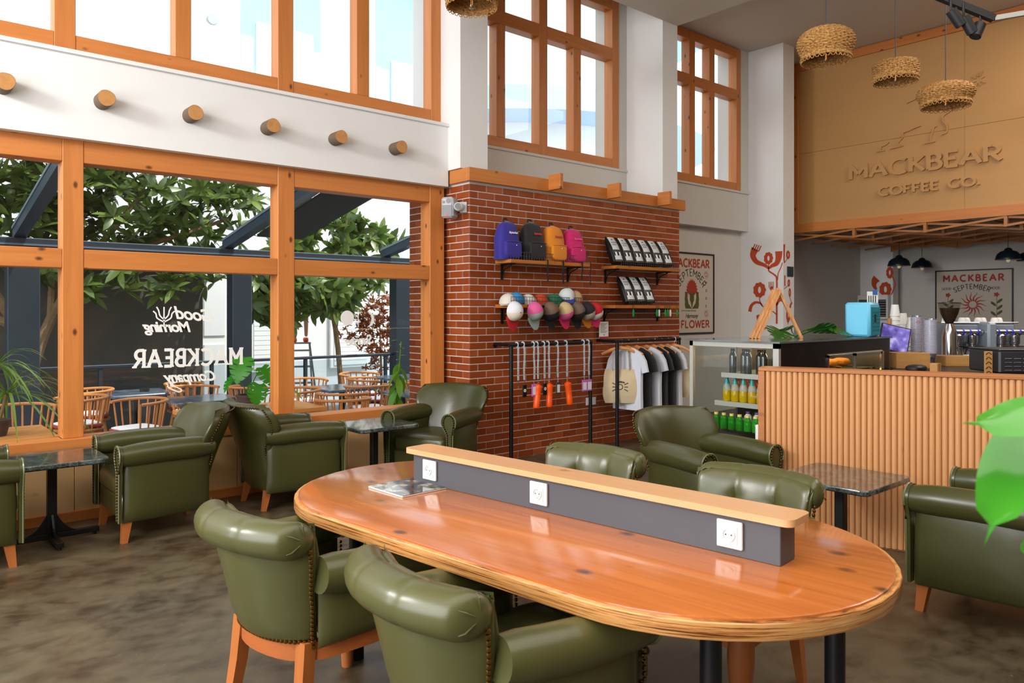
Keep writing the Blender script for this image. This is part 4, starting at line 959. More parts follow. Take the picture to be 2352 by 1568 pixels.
# ---------------- rack with shirts
rk = thing('pipe_rack', 'black pipe clothes rack with shirts beside the fridge', 'rack', group='black pipe racks')
MB().tube([(6.24, 5.55, 1.17), (7.42, 5.55, 1.17)], .018, 12).build('top_bar', black, rk, smooth=True)
for x in (6.30, 7.40):
    MB().cyl((x, 5.55, 0), (x, 5.55, 1.17), .02, n=14).build('pole', black, rk, smooth=True); MB().cyl((x, 5.55, 1.17), (x, 5.845, 1.17), .016, n=10).build('wall_arm', black, rk, smooth=True)
    MB().lathe([(.05, 0), (.05, .008), (.022, .012)], 18, (x, 5.55, 0)).build('foot_flange', black, rk)
hgw = wood('hanger_wood', 'c98c52', 'a8682e', 'X', knots=0)
def hanger(x, lb, tilt=0):
    h = thing('clothes_hanger', lb, 'hanger', (x, 5.55, 1.17), R(90 + tilt), 'wooden hangers on the clothes rack')
    MB().tube([(0, 0, -.075), (0, 0, -.03)] + [(.022*math.sin(R(a)) , 0, -.004 + .024*-math.cos(R(a))*-1) for a in ()] + [(.02*math.cos(R(a)), 0, .0 + .024*math.sin(R(a))) for a in range(-70, 200, 30)], .0024, 6).build('hook', chrome, h)
    MB().tube([(-.21, 0, -.145), (-.10, 0, -.095), (0, 0, -.072), (.10, 0, -.095), (.21, 0, -.145)], [.009, .012, .014, .012, .009], 8, flat=1.6).build('shoulder_bar', hgw, h, smooth=True)
def shirt(x, col, lb, prt=None, tilt=0, w=1.0):
    s = thing('t_shirt', lb, 't-shirt', (x, 5.55, 1.17), R(90 + tilt), 'shirts on the clothes rack')
    m = mat('cotton_' + col, col, .85, noise=(5, .25, col), bump=(18, .25), sheen=.2)
    half = [(.075, -.075), (.12, -.085), (.215, -.125), (.285, -.215), (.32, -.33), (.235, -.35), (.222, -.27), (.215, -.50), (.22, -.76)]
    poly = [(a*w, c) for a, c in half] + [(-a*w, c) for a, c in half[::-1]] + [(-.04, -.10), (0, -.11), (.04, -.10)]
    def th(y0, y1):
        b = MB().prism(poly, y0, y1); return b.xf(Matrix(((1,0,0,0), (0,0,1,0), (0,1,0,0), (0,0,0,1))))
    g = th(-.018, .018); g.v = [V((p.x, p.y*(1 + .8*math.sin(p.x*30)*(-p.z)) + .012*math.sin(p.x*22 + x*9)*(-p.z), p.z)) for p in g.v]
    g.build('body', m, s, smooth=30)
    MB().tube([(-.07, 0, -.075), (-.04, -.014, -.10), (0, -.018, -.112), (.04, -.014, -.10), (.07, 0, -.075)], .006, 6).build('collar', m, s)
    if prt:
        MB().prism(arc(.03, -.36, .055, 0, 180, 12) + [(-.02, -.40), (.08, -.40)], 0, .002).xf(Matrix(((1,0,0,0), (0,0,1,.019), (0,1,0,0), (0,0,0,1)))).build('orange_print', ora, s)
        q, _ = lettering('MEAN', .03, .011, width=.13, th=.002); q.xf(Matrix(((-1,0,0,.1), (0,0,1,.019), (0,1,0,-.45), (0,0,0,1)))).build('blue_print', mat('print_blue', '1f66c9', .5), s)
    return s
for i, (x, c, lb, pr, tl) in enumerate(((6.47, 'd6dae6', 'white t-shirt hanging behind the cream tote bag', None, 4), (6.63, '0b0c0f', 'black t-shirt with orange and blue print on the clothes rack', True, 2), (6.80, 'd0d3dc', 'white t-shirt between two black shirts on the rack', None, 5), (6.93, '0a0b0d', 'black t-shirt in the middle of the rack, without print', None, 0), (7.06, '0c0c0e', 'black t-shirt towards the fridge end of the rack', None, 3), (7.18, 'ced0d3', 'white t-shirt nearest the fridge end of the rack', None, 0))):
    shirt(x, c, lb, pr, tl, .88); hanger(x, 'wooden hanger holding the ' + ('white t-shirt behind the tote bag', 'black printed t-shirt', 'white t-shirt between black shirts', 'plain black t-shirt mid rack', 'black t-shirt nearer the fridge', 'last white t-shirt of the rack')[i], tl)
def tote(x, lb, tilt, tone):
    s = thing('tote_bag', lb, 'tote bag', (x, 5.55, 1.17), R(tilt), 'tote bags on the clothes rack'); m = mat('canvas_cream', tone, .85, noise=(6, .3, 'b89f78'), bump=(50, .3))
    f = lambda c, e: math.copysign(abs(c)**e, c)
    b = MB().grid(lambda u, v: V((lerp(.19, .17, abs(v*2-1)**3)*(1 + (.05 if v < .5 else 0)*math.sin(v*6))*f(math.cos(2*math.pi*u), .5), (.035*math.sin(math.pi*min(1, v*1.1)) + .006)*f(math.sin(2*math.pi*u), .8), -.31 - .37*(1-v))), 30, 14, cu=True)
    b.f.append(tuple(i*14 for i in range(30))); b.build('body', m, s, smooth=60)
    for y in (-.012, .012): MB().tube([(-.09, y, -.32), (-.085, y, -.20), (-.07, y, -.085), (.07, y, -.085), (.085, y, -.20), (.09, y, -.32)], .016, 8, flat=.2).build('handle', m, s)
    FR = wallY(-.01, -.042, -.50)
    pr = MB().ribbon(arc(0, 0, .028, 0, 340, 20), .008, 0, .002, closed=True)
    for k in range(3):
        for sg_ in (-1, 1): pr.ribbon([(sg_*.045, (k-1)*.024), (sg_*.085, (k-1)*.045)], .008, 0, .002)
    q, _ = lettering('MACKBEAR', .014, .004, width=.09, arcr=.09); pr.join(q, T(0, .05, 0)); pr.xf(FR).build('print', pblk, s)
    return s
tote(6.36, 'cream cotton tote bag with sun print at the front of the rack', -46, 'cfbb98'); tote(7.31, 'cream tote bag at the fridge end of the rack', -70, 'cbb692')
hanger(6.36, 'wooden hanger holding the front tote bag', -136); hanger(7.31, 'wooden hanger holding the rear tote bag', -160)
# wall socket on brick
for x, t in ((6.115, 'left'), (6.195, 'right')):
    ws = thing('wall_socket', 'white wall socket low on the brick, ' + t + ' of the pair', 'socket', (x + .035, 5.846, .497), group='sockets on the brick')
    MB().box(-.038, .038, -.012, 0, -.042, .042, .004).build('plate', sock, ws); MB().lathe([(.02, .012), (.02, .014), (.016, .014), (.016, .0125), (0, .0125)], 16).xf(wallY(0, 0, 0)).build('outlet_ring', sock, ws)
# ---------------- loudspeaker and camera on the pier corner
spk = thing('loudspeaker', 'grey wall loudspeaker above the window post at the pier corner', 'speaker', (4.37, 6.0, 2.50), R(-58)); gpl = mat('grey_plastic', 'b4b6b9', .45); grl = mat('grille_grey', '9a9ca0', .6, bump=(400, .5))
MB().box(-.062, .062, -.075, .075, -.10, .10, .018).build('cabinet', gpl, spk, smooth=30); MB().box(-.052, .052, -.079, -.074, -.09, .02, .004).build('woofer_grille', grl, spk)
MB().lathe([(.025, 0), (.025, .004), (.012, .006), (0, .006)], 18).xf(wallY(.018, -.075, .06)).build('tweeter', grl, spk, smooth=30); MB().lathe([(.014, 0), (.014, .003), (0, .003)], 14).xf(wallY(-.03, -.075, .05)).build('bass_port', grl, spk)
MB().box(-.01, .01, -.081, -.078, -.088, -.066).build('red_badge', mat('red_badge', 'd23a2c', .4), spk)
MB().box(-.02, .02, .075, .12, -.03, .03, .004).build('wall_bracket', gpl, spk)
cm = thing('security_camera', 'white security camera on a bracket beside the grey loudspeaker', 'camera', (4.44, 5.93, 2.505), R(-48))
MB().box(.0, .07, -.0, .035, -.05, .055, .004).build('base_box', gpl, cm); MB().lathe([(.0, -.03), (.038, -.03), (.042, 0), (.042, .06), (.03, .075)], 20).xf(wallY(0, -.02, 0)).build('housing', white_pl, cm, smooth=40)
MB().lathe([(.03, .074), (.03, .078), (.018, .079), (0, .075)], 20).xf(wallY(0, -.02, 0)).build('lens', mat('lens_black', '0a0a0c', .1), cm, smooth=30)
# ================================================================ fluted counter front
flw = wood('fluted_oak', 'd69c68', 'bd8048', 'Z', knots=.15, stripe=.35, rough=.45); flt = wood('counter_trim_wood', 'b9743c', '8f5222', 'X', knots=.3, stripe=.4)
A = V((4.63, 2.80)); B = V((5.18, 1.42)); D = (B-A).normalized(); ca = math.atan2(D.y, D.x); LEN = 3.3
ct = thing('fluted_counter', 'long fluted wooden counter front facing the tables', 'counter', (A.x, A.y, 0), ca)
# local x runs along the front, local -y is the room side
pitch = .0345; n = int((LEN-.05)/pitch)
sl = MB().add([(x, y, z) for z in (0, 1.085) for x, y in [(-.0165, .004), (-.0155, -.004), (-.010, -.011), (0, -.0145), (.010, -.011), (.0155, -.004), (.0165, .004)]], [(i, i+1, i+8, i+7) for i in range(6)] + [(0, 1, 2, 3, 4, 5, 6)[::-1], (7, 8, 9, 10, 11, 12, 13), (6, 0, 7, 13)]).mesh('slat', flw, 50)
for i in range(n): obj('slat', sl, ct, (.05 + pitch*i, 0, .012))
MB().box(0, LEN, .004, .12, 0, 1.10).build('carcass', flt, ct)
bx('top_trim', flt, -.012, LEN, -.022, .14, 1.097, 1.12, ct, .003); bx('end_trim', flt, -.012, .03, -.022, .125, 0, 1.0965, ct, .003)
# ================================================================ drinks fridge
steel = mat('brushed_steel', '77777a', .32, .9, noise=(3, .25, '5a5856', (1, 1, 40))); dsteel = mat('dark_steel', '2b2624', .25, .7, noise=(2, .5, '4a3c36')); alu = mat('aluminium_frame', 'b6b5ae', .38, .5)
fg = thing('drinks_fridge', 'glass fronted drinks fridge behind the fluted counter', 'fridge', (4.95, 2.85, 0)); L, Wd, Ht = 1.82, .76, 1.281
MB().box(0, L, 0, Wd, .02, .56).box(.30, L, .03, Wd-.02, .56, .60).build('base_cabinet', dsteel, fg)
MB().box(-.02, L, -.02, Wd+.02, Ht-.012, Ht).build('glass_top', mat('fridge_top', '5d6468', .08, .2, coat=.6), fg)
for y0, y1 in ((0, .045), (Wd-.03, Wd)): MB().box(0, .03, y0, y1, .60, Ht-.012).build('front_post', alu, fg)
MB().box(0, .03, 0, Wd, Ht-.05, Ht-.012).build('front_rail', alu, fg); MB().box(.01, .014, .04, Wd-.03, .6, Ht-.05).build('front_pane', glass, fg)
MB().box(.03, .62, 0, .012, .60, Ht-.012).box(.62, 1.80, 0, .012, 1.17, Ht-.012).box(.62, .70, 0, .012, .6, 1.17).box(1.70, 1.80, 0, .012, .6, 1.17).build('side_panel', dsteel, fg)
for k, (x0, x1) in enumerate(((.70, 1.15), (1.13, 1.62))):
    dr = MB().box(x0, x0+.02, -.01-.012*k, .0-.012*k, .62, 1.16).box(x1-.02, x1, -.01-.012*k, -.012*k, .62, 1.16).box(x0, x1, -.01-.012*k, -.012*k, 1.14, 1.16).build('sliding_door', chrome, fg)
    MB().box(x0+.02, x1-.02, -.007-.012*k, -.003-.012*k, .62, 1.14).build('door_pane', glassmat('smoked_glass', (.75, .7, .6)), dr)
MB().box(1.62, 1.66, -.02, .0, .62, 1.16).build('door_handle', chrome, fg)
MB().box(.04, L, Wd-.012, Wd, .6, Ht-.012).build('far_side_glass', glassmat('side_glass', (.85, .88, .86)), fg)
MB().box(L-.02, L, 0, Wd, .6, Ht-.012).build('end_panel', steel, fg)
for z, w in ((1.015, .50), (.797, .56)):
    s_ = MB().box(.10, 1.6, .03, .03+w, z, z+.012).build('shelf', mat('fridge_shelf_glass', '5f7a6a', .1, trans=.3), fg); MB().box(.085, .10, .03, .03+w, z-.022, z+.014).build('shelf_front', alu, s_)
MB().box(.60, .62, .36, .38, .6, 1.22).build('shelf_post', alu, fg)
lm = mat('fridge_led', 'fff0c8', .5, emit=('ffd98a', 9)); MB().box(.30, 1.5, .08, .11, 1.235, 1.25).build('light_strip', lm, fg)
MB().box(.30, 1.5, .08, .11, .985, .992).build('light_strip', lm, fg)
lamp('fridge_light', 'AREA', (5.9, 3.2, 1.225), (0, 0, 0), 9.0, (1, .76, .40), shape='RECTANGLE', size=1.5, size_y=.5)
MB().box(.62, L-.02, Wd-.03, Wd-.014, .60, Ht-.02).box(.62, L-.02, .03, Wd-.03, .60, .615).build('glow_reflector', steel, fg)  # steel panel added to throw the amber light back
for k in range(4):
    pt_ = thing('lump', 'golden pastry added for the amber glow in the fridge rear window, ' + ('first', 'second', 'third', 'fourth')[k] + ' from the left', 'lump', (5.78 + .22*k, 3.12, 1.028), group='gold lumps in the fridge'); MB().sup((0, 0, .035), (.08, .07, .035), .8, 16, 8).build('lump_body', mat('lump_gold', 'c8851f', .5, noise=(20, .6, '8a4f10')), pt_, smooth=True); MB().lathe([(0, -.002), (.095, -.002), (.10, .006), (0, .002)], 18).build('plate', brass, pt_)  # gold shapes added for the amber glow behind the sliding doors
# ledge and fluted base under the fridge
lb_ = thing('fridge_plinth', 'fluted wooden plinth with a ledge under the drinks fridge', 'plinth', (4.93, 2.86, 0))
MB().box(-.15, .015, 0, .77, .545, .572, .003).build('ledge', wood('ledge_wood', 'd99f63', 'b97a3e', 'Y', knots=.2), lb_); MB().box(-.10, .015, .0, .77, 0, .545).build('carcass', flt, lb_)
sl2 = MB().add([(-.0145 - x*0 + q, y, z) for z in (0, .54) for y, q in [(-.0165, .0145), (-.0155, .006), (-.01, .002), (0, 0), (.01, .002), (.0155, .006), (.0165, .0145)]], [(i, i+1, i+8, i+7) for i in range(6)] + [(0, 1, 2, 3, 4, 5, 6), (7, 8, 9, 10, 11, 12, 13)] ).mesh('slat', flw, 50) if False else MB().box(-.014, 0, -.0155, .0155, 0, .54, .006).mesh('slat', flw)
for i in range(22): obj('slat', sl2, lb_, (-.10, .018 + .0345*i, .003))
nb = thing('napkin_box', 'white napkin dispenser on the ledge below the fridge', 'napkin box', (4.86, 2.90, .573), R(8))
MB().box(-.05, .05, -.055, .055, 0, .125, .006).build('case', white_pl, nb); MB().box(-.052, -.049, -.006, .004, .02, .05).build('slot', mat('slot_dark', '333333', .5), nb)
# bottles
def bottle_mesh(prof, n=14): return MB().lathe(prof, n)
gl_clear = mat('bottle_clear', 'd5dcda', .08, trans=.75, ior=1.3); liq_dark = mat('drink_dark', '2a302f', .08, coat=.5); capk = mat('cap_black', '141414', .5); capc = mat('cap_cream', 'e6cf7e', .5); capp = mat('cap_purple', '5a4a86', .5)
liq_y = mat('drink_yellow', 'd8b80c', .06, coat=.5, trans=.45, ior=1.2); teal = mat('sleeve_teal', '0f8f90', .35); liq_o = mat('drink_orange', 'e8560c', .12, coat=.4); liq_g = mat('drink_green', '2faa2a', .05, coat=.6, trans=.5, ior=1.2); liq_w = mat('milk_white', 'e6e3d2', .3); glb = mat('glass_neck', 'cfd8c8', .05, trans=.6, ior=1.25)
def mk_bottle(name, label, parts, group):
    r = thing(name, label, 'bottle', group=group)
    for nm, m, prof in parts: MB().lathe(prof, 14).build(nm, m, r, smooth=40)
    return r
kinds = {
 'dark': [('body', liq_dark, [(0, 0), (.027, 0), (.028, .01), (.028, .12), (.024, .14), (.015, .155), (.015, .165), (0, .165)]), ('cap', capk, [(0, .163), (.017, .163), (.017, .185), (0, .185)])],
 'yellow': [('body', liq_y, [(0, 0), (.030, 0), (.032, .01), (.032, .075), (.030, .082), (0, .082)]), ('shoulder', glb, [(.030, .082), (.031, .10), (.026, .12), (.018, .138)]), ('neck_sleeve', teal, [(.022, .13), (.015, .155), (.011, .18), (.011, .19), (0, .19)])],
 'orange': [('body', liq_o, [(0, 0), (.03, 0), (.032, .01), (.032, .12), (.02, .15), (.012, .175), (0, .175)]), ('cap', capc, [(0, .174), (.014, .174), (.014, .188), (0, .188)])],
 'green': [('body', liq_g, [(0, 0), (.028, 0), (.030, .006), (.030, .06), (.026, .075), (.028, .082), (.018, .098), (.013, .104), (0, .104)]), ('cap', capc, [(0, .103), (.016, .103), (.016, .12), (0, .12)])],
 'milk': [('body', liq_w, [(0, 0), (.028, 0), (.030, .006), (.030, .10), (.014, .12), (0, .12)]), ('cap', capp, [(0, .119), (.017, .119), (.017, .137), (0, .137)])],
}
protos = {}
def put_bottle(kind, loc, label, group):
    if kind not in protos: o = mk_bottle('drink_bottle', label, kinds[kind], group); protos[kind] = o
    else: o = tree(protos[kind], label=label, group=group)
    o.location = loc; o.rotation_euler = (0, 0, random.random()*6)
ords = ['first', 'second', 'third', 'fourth', 'fifth', 'sixth', 'seventh', 'eighth']
for i in range(7): put_bottle('dark', (5.10 + .05*(i % 2), 3.32 - .066*i, 1.028), 'dark drink bottle with black cap on the top fridge shelf, ' + ords[i] + ' from the left', 'dark bottles in the fridge')
for i in range(6): put_bottle('yellow', (5.09, 3.365 - .0725*i, .810), 'yellow drink bottle with teal neck on the middle fridge shelf, ' + ords[i] + ' from the left', 'yellow bottles in the fridge')
for i in range(6): put_bottle('orange', (5.18, 3.33 - .0725*i, .810), 'orange drink bottle behind the yellow bottles, ' + ords[i] + ' from the left', 'orange bottles in the fridge')
for i in range(7): put_bottle('green', (5.03, 3.42 - .068*i, .602), 'green drink bottle with cream cap at the fridge bottom, ' + ords[i] + ' from the left', 'green bottles in the fridge')
for i in range(4): put_bottle('milk', (5.12, 3.20 - .075*i, .602), 'white bottle with purple cap behind the green bottles, ' + ords[i] + ' from the left', 'white bottles in the fridge')
# ================================================================ on top of the fridge
ae = thing('wooden_easel', 'small A-shaped wooden easel standing on the fridge', 'easel', (5.55, 3.22, 1.283), math.atan2(3.081-3.355, 5.708-5.39)); ew = wood('easel_wood', 'd8a06a', '9a5c2c', 'Z', knots=0, stripe=.9, grain=1.6)
def strip(x0, z0, x1, z1, w, y0, y1):
    d = V((x1-x0, z1-z0)).normalized(); nn = V((-d.y, d.x))*w/2
    q = [(x0+nn.x, z0+nn.y), (x1+nn.x, z1+nn.y), (x1-nn.x, z1-nn.y), (x0-nn.x, z0-nn.y)]
    return MB().add([(x, y, z) for y in (y0, y1) for x, z in q], [(0,1,2,3), (7,6,5,4), (0,4,5,1), (1,5,6,2), (2,6,7,3), (3,7,4,0)])
for k in range(3): strip(-.20 + .024*k, 0, -.018 + .022*k, .385, .019, -.02 - .012*k, .02 - .012*k).build('leg_board', ew, ae)
strip(.205, 0, .012, .40, .020, -.015, .015).build('leg_board', ew, ae)
bm_ = thing('blue_machine', 'light blue table-top machine standing on the fridge', 'machine', (6.40, 2.86, 1.283)); lbl = mat('light_blue_enamel', '6cc3e6', .35); tl = mat('teal_side', '1f7f93', .5)
MB().box(0, .20, 0, .215, 0, .29, .02).build('case', lbl, bm_, smooth=40); MB().box(.02, .195, -.004, .002, .015, .25, .002).build('side_plate', tl, bm_)
for k in range(6):
    for j in range(4): MB().box(.05 + .035*j, .062 + .035*j, -.007, -.004, .05 + .03*k, .062 + .03*k).build('vent_slot', mat('vent_dark', '135a68', .5), bm_) if not (1 < k < 4 and j == 1) else None
MB().box(.085, .105, -.008, -.004, .12, .19).build('control_strip', capk, bm_)
mcs = thing('menu_card', 'printed price card in a clear stand behind the blue machine', 'menu card', (6.66, 2.95, 1.283), R(-50)); MB().box(-.045, .045, 0, .003, .22, .385).build('card', pap, mcs); MB().box(-.045, .045, -.002, 0, 0, .39).build('stand', glass, mcs); MB().box(.0, .04, -.002, -.0005, .355, .40).build('blue_tag', mat('tag_blue', '2a5b9a', .5), mcs)
for k in range(4): MB().box(-.035 + .018*k, -.027 + .018*k, -.001, 0, .28, .35).build('print_line', pblk, mcs)
# monstera leaves on the fridge
def leafmat(name, c1, c2, rough=.35, tr=.25):
    if name in MATS: return MATS[name]
    m, t, b = newmat(name); tc = t.a('ShaderNodeTexCoord'); g = t.a('ShaderNodeNewGeometry'); oi = t.a('ShaderNodeObjectInfo')
    f = t.math('FRACT', t.math('ADD', t.math('MULTIPLY', g.outputs['Random Per Island'], 1.7), t.math('MULTIPLY', oi.outputs['Random'], 2.9)))
    n = t.a('ShaderNodeTexNoise', i_Scale=12.0); t.c(tc.outputs['Object'], n.inputs['Vector'])
    t.c(t.mix(f, lin(c1), lin(c2)), b.inputs['Base Color']); b.inputs['Roughness'].default_value = rough
    tl_ = t.a('ShaderNodeBsdfTranslucent'); t.c(t.mix(f, lin(c1), lin(c2)), tl_.inputs[0]); mx = t.a('ShaderNodeMixShader'); mx.inputs[0].default_value = tr
    t.c(b.outputs[0], mx.inputs[1]); t.c(tl_.outputs[0], mx.inputs[2]); t.c(mx.outputs[0], t.n['Material Output'].inputs[0])
    return m
green_m = leafmat('monstera_green', '1f5a12', '2f7a1a', .3)
def monstera_leaf(size, droop=.25, cuts=5, seed=0):
    """heart shaped leaf with deep slots; stalk at origin, tip towards -y, face up"""
    rnd = random.Random(seed); b = MB()
    def half(t): # width along the midrib, t 0..1
        return .46*math.sin(math.pi*min(1, (t*.92+.08))**.75)*(1 - .15*t)
    N = 44
    def pt(x, y): return V((x*size, -y*size, (-droop*y*y + .10*abs(x) - .18*x*x)*size))
    for s in (-1, 1):
        prev = None
        for i in range(N+1):
            t = i/N; w = half(t); k = (t*cuts*1.15) % 1
            if .12 < t < .86 and k > .80: w *= .34
            y = t - .16*(w/.46)*(1-t)**2*1.2 + .10*w
            row = [pt(s*w*q, t + (y-t)*q) for q in (0, .34, .67, 1)]
            if prev:
                k0 = len(b.v); b.v += prev + row
                for q in range(3): b.f.append((k0+q, k0+q+1, k0+q+5, k0+q+4))
            prev = row
    return b
mp = thing('monstera_cutting', 'dark green monstera leaves lying on the fridge behind the easel', 'plant', (5.92, 3.32, 1.285))
for k, (x, y, z, sc, rz, rx) in enumerate(((-.10, .02, .06, .26, -60, 12), (.05, .0, .07, .24, -120, 10), (.22, -.12, .08, .26, 80, 8), (.30, -.2, .07, .22, 40, 14))):
    monstera_leaf(sc, .12, 5, k).build('leaf', green_m, mp, smooth=60, loc=(x, y, z), rot=(R(rx), R(-20 if k % 2 else 22), R(rz)))
    MB().tube([(x, y, z), (x*.5 + .03, y*.5, z*.6), (.06, -.03, 0)], .005, 6).build('stalk', green_m, mp)
# ================================================================ bar behind the counter
bc = thing('bar_worktop', 'dark worktop of the bar behind the fluted counter', 'worktop', (0, 0, 0)); dwt = mat('dark_worktop', '1f2021', .35, noise=(8, .3, '2a2b2c'))
bx('top', dwt, 6.80, 9.5, -1.2, 3.35, .97, 1.0, bc, .003); bx('front', wood('bar_front', '8d5c34', '6a4020', 'Z'), 6.84, 9.5, -1.2, 3.3, 0, .97, bc, .003)
bc2 = thing('prep_worktop', 'low worktop right behind the fluted counter', 'worktop'); bx('top', dwt, 5.75, 6.76, .6, 2.70, .96, .99, bc2, .003); bx('cabinet', dsteel, 5.79, 6.74, .62, 2.66, 0, .96, bc2, .003)
pos = thing('till_screen', 'till touch screen showing a purple display beside the paper cups', 'screen', (7.17, 2.98, 1.0), R(-49))
def scr():
    m, t, b = newmat('till_display'); tc = t.a('ShaderNodeTexCoord'); n = t.a('ShaderNodeTexNoise', i_Scale=9.0); t.c(tc.outputs['Object'], n.inputs['Vector'])
    c = t.ramp(n.outputs['Fac'], (.4, lin('4a3f86')), (.55, lin('7a6fc0')), (.66, lin('b9b4e6'))); t.c(c, b.inputs['Base Color']); t.c(c, b.inputs['Emission Color']); b.inputs['Emission Strength'].default_value = .55; b.inputs['Roughness'].default_value = .1; return m
tsx = MB().box(-.13, .13, -.012, .012, -.13, .12, .004).build('case', capk, pos, loc=(0, 0, .25), rot=(R(-14), R(14), 0)); MB().box(-.12, .12, -.0135, -.012, -.115, .11).build('display', scr(), tsx)
MB().tube([(0, .03, 0), (0, .03, .1), (0, .01, .2)], .02, 8).build('stand', capk, pos); MB().box(-.10, .10, -.06, .09, 0, .012).build('foot', capk, pos)
bw = wood('crate_wood', 'c49154', '9a6830', 'X', knots=.4)
def crate(name, label, loc, rz, w, d, h):
    c = thing(name, label, 'box', loc, R(rz)); t = .012
    for x0, x1, y0, y1 in ((-w/2, w/2, -d/2, -d/2+t), (-w/2, w/2, d/2-t, d/2), (-w/2, -w/2+t, -d/2+t, d/2-t), (w/2-t, w/2, -d/2+t, d/2-t)): bx('side', bw, x0, x1, y0, y1, 0, h, c, .002)
    bx('bottom', bw, -w/2+t, w/2-t, -d/2+t, d/2-t, .001, .01, c, .001)
crate('wooden_box', 'pale wooden box below the till screen', (7.02, 2.80, 1.001), -41, .29, .18, .135); crate('wooden_box', 'wooden box with tools in front of the espresso machine', (7.63, 2.62, 1.001), -41, .30, .2, .06 + .03)
tr_ = thing('black_tray', 'round black tray on the prep worktop', 'tray', (6.70, 2.60, .991)); MB().lathe([(0, 0), (.17, 0), (.19, .012), (.185, .014), (.165, .006), (0, .006)], 28).build('dish', capk, tr_, smooth=40); MB().sup((.03, .02, .03), (.10, .07, .03), .7, 18, 8).build('cloth', capk, tr_, smooth=True)
bl_ = thing('wooden_block', 'small upright wooden block on the prep worktop', 'block', (6.65, 2.44, .991)); MB().box(-.04, .04, -.03, .03, 0, .085, .003).build('block', bw, bl_); MB().box(-.008, .008, -.031, .031, .0, .086).build('groove_strip', legw, bl_)
# cups
cupm = mat('paper_cup', 'e6e6e2', .5); clr = glassmat('clear_plastic', (.90, .91, .95), .05, strength=4.0); redp = mat('cup_print_red', 'b01525', .5)
def cup_stack(x, y, z, n, step, label, m=cupm, r=.045, h=.11, inv=True, kind='paper_cup', group='stacks of paper cups'):
    s = thing('cup_stack', label, 'cup stack', (x, y, z), group=group)
    pf = [(r, 0), (r, .006), (r*.97, .007), (r*.70, h), (0, h)] if inv else [(0, 0), (r*.72, 0), (r*.97, h-.006), (r, h-.005), (r, h), (r*.96, h), (r*.69, .004), (0, .004)]
    me = MB().lathe(pf, 20).mesh(kind, m, 40)
    if not inv:      # nested clear cups: the full bottom cup, then only the rim bands that show
        bm2 = MB().lathe([(r*.90, h-step*1.2), (r*.97, h-.006), (r*1.02, h-.005), (r*1.02, h), (r*.96, h)], 20).mesh('cup_band', mat('cup_band', 'b4b4c2', .12, spec=.8), 40)
    for i in range(n): obj('cup', me if (inv or i == 0 or i == n-1) else bm2, s, (0, 0, step*i))
    return s
cup_stack(7.545, 3.13, 1.0, 12, .041, 'tallest stack of white paper cups with a wooden holder beside the till'); MB().tube([(7.49, 3.16, 1.0), (7.49, 3.16, 1.43)], .018, 10).build('cup_holder_post', hgw, None, label='round wooden post of the paper cup holder', cat='post')
cup_stack(7.80, 3.16, 1.0, 10, .041, 'second tallest stack of white paper cups behind the till'); cup_stack(7.76, 3.06, 1.0, 9, .041, 'middle stack of white paper cups behind the clear cups', r=.055); cup_stack(7.63, 3.06, 1.0, 6, .041, 'lowest stack of white paper cups at the till screen edge', r=.042)
cA = cup_stack(7.49, 2.915, 1.0, 26, .0135, 'tall stack of clear plastic cups next to the paper cups', clr, .05, .12, False, 'plastic_cup', 'stacks of clear cups'); cB = cup_stack(7.27, 2.71, 1.0, 26, .0125, 'tall stack of clear plastic cups nearest the espresso machine', clr, .053, .12, False, 'plastic_cup', 'stacks of clear cups')
for c, z in ((cA, .395), (cB, .365)): MB().prism(arc(0, 0, .017, 0, 345, 23), 0, .001).xf(Matrix.Rotation(R(-49), 4, 'Z') @ wallY(0, -.0455, z)).build('red_print', redp, c)
# grinder
gr = thing('coffee_grinder', 'coffee grinder with a hopper of brown beans behind the bar', 'grinder', (8.27, 2.905, 1.0)); MB().lathe([(.0, 0), (.085, 0), (.085, .02), (.07, .03), (.07, .24), (.06, .30), (.045, .34), (.03, .375), (0, .375)], 24).build('body', chrome, gr, smooth=40)
MB().lathe([(.028, .37), (.045, .40), (.075, .47), (.093, .53), (.0, .53)], 24).build('beans', mat('coffee_beans', '2e190d', .6, noise=(90, .8, '4a2a14'), bump=(80, 1)), gr, smooth=40)
MB().lathe([(.031, .37), (.05, .40), (.082, .47), (.103, .575)], 24).build('hopper', glassmat('hopper_plastic', (.8, .78, .75)), gr, smooth=40); MB().lathe([(.106, .575), (.106, .583), (.0, .592)], 24).build('lid', mat('smoked_lid', '2a2320', .3), gr, smooth=40)
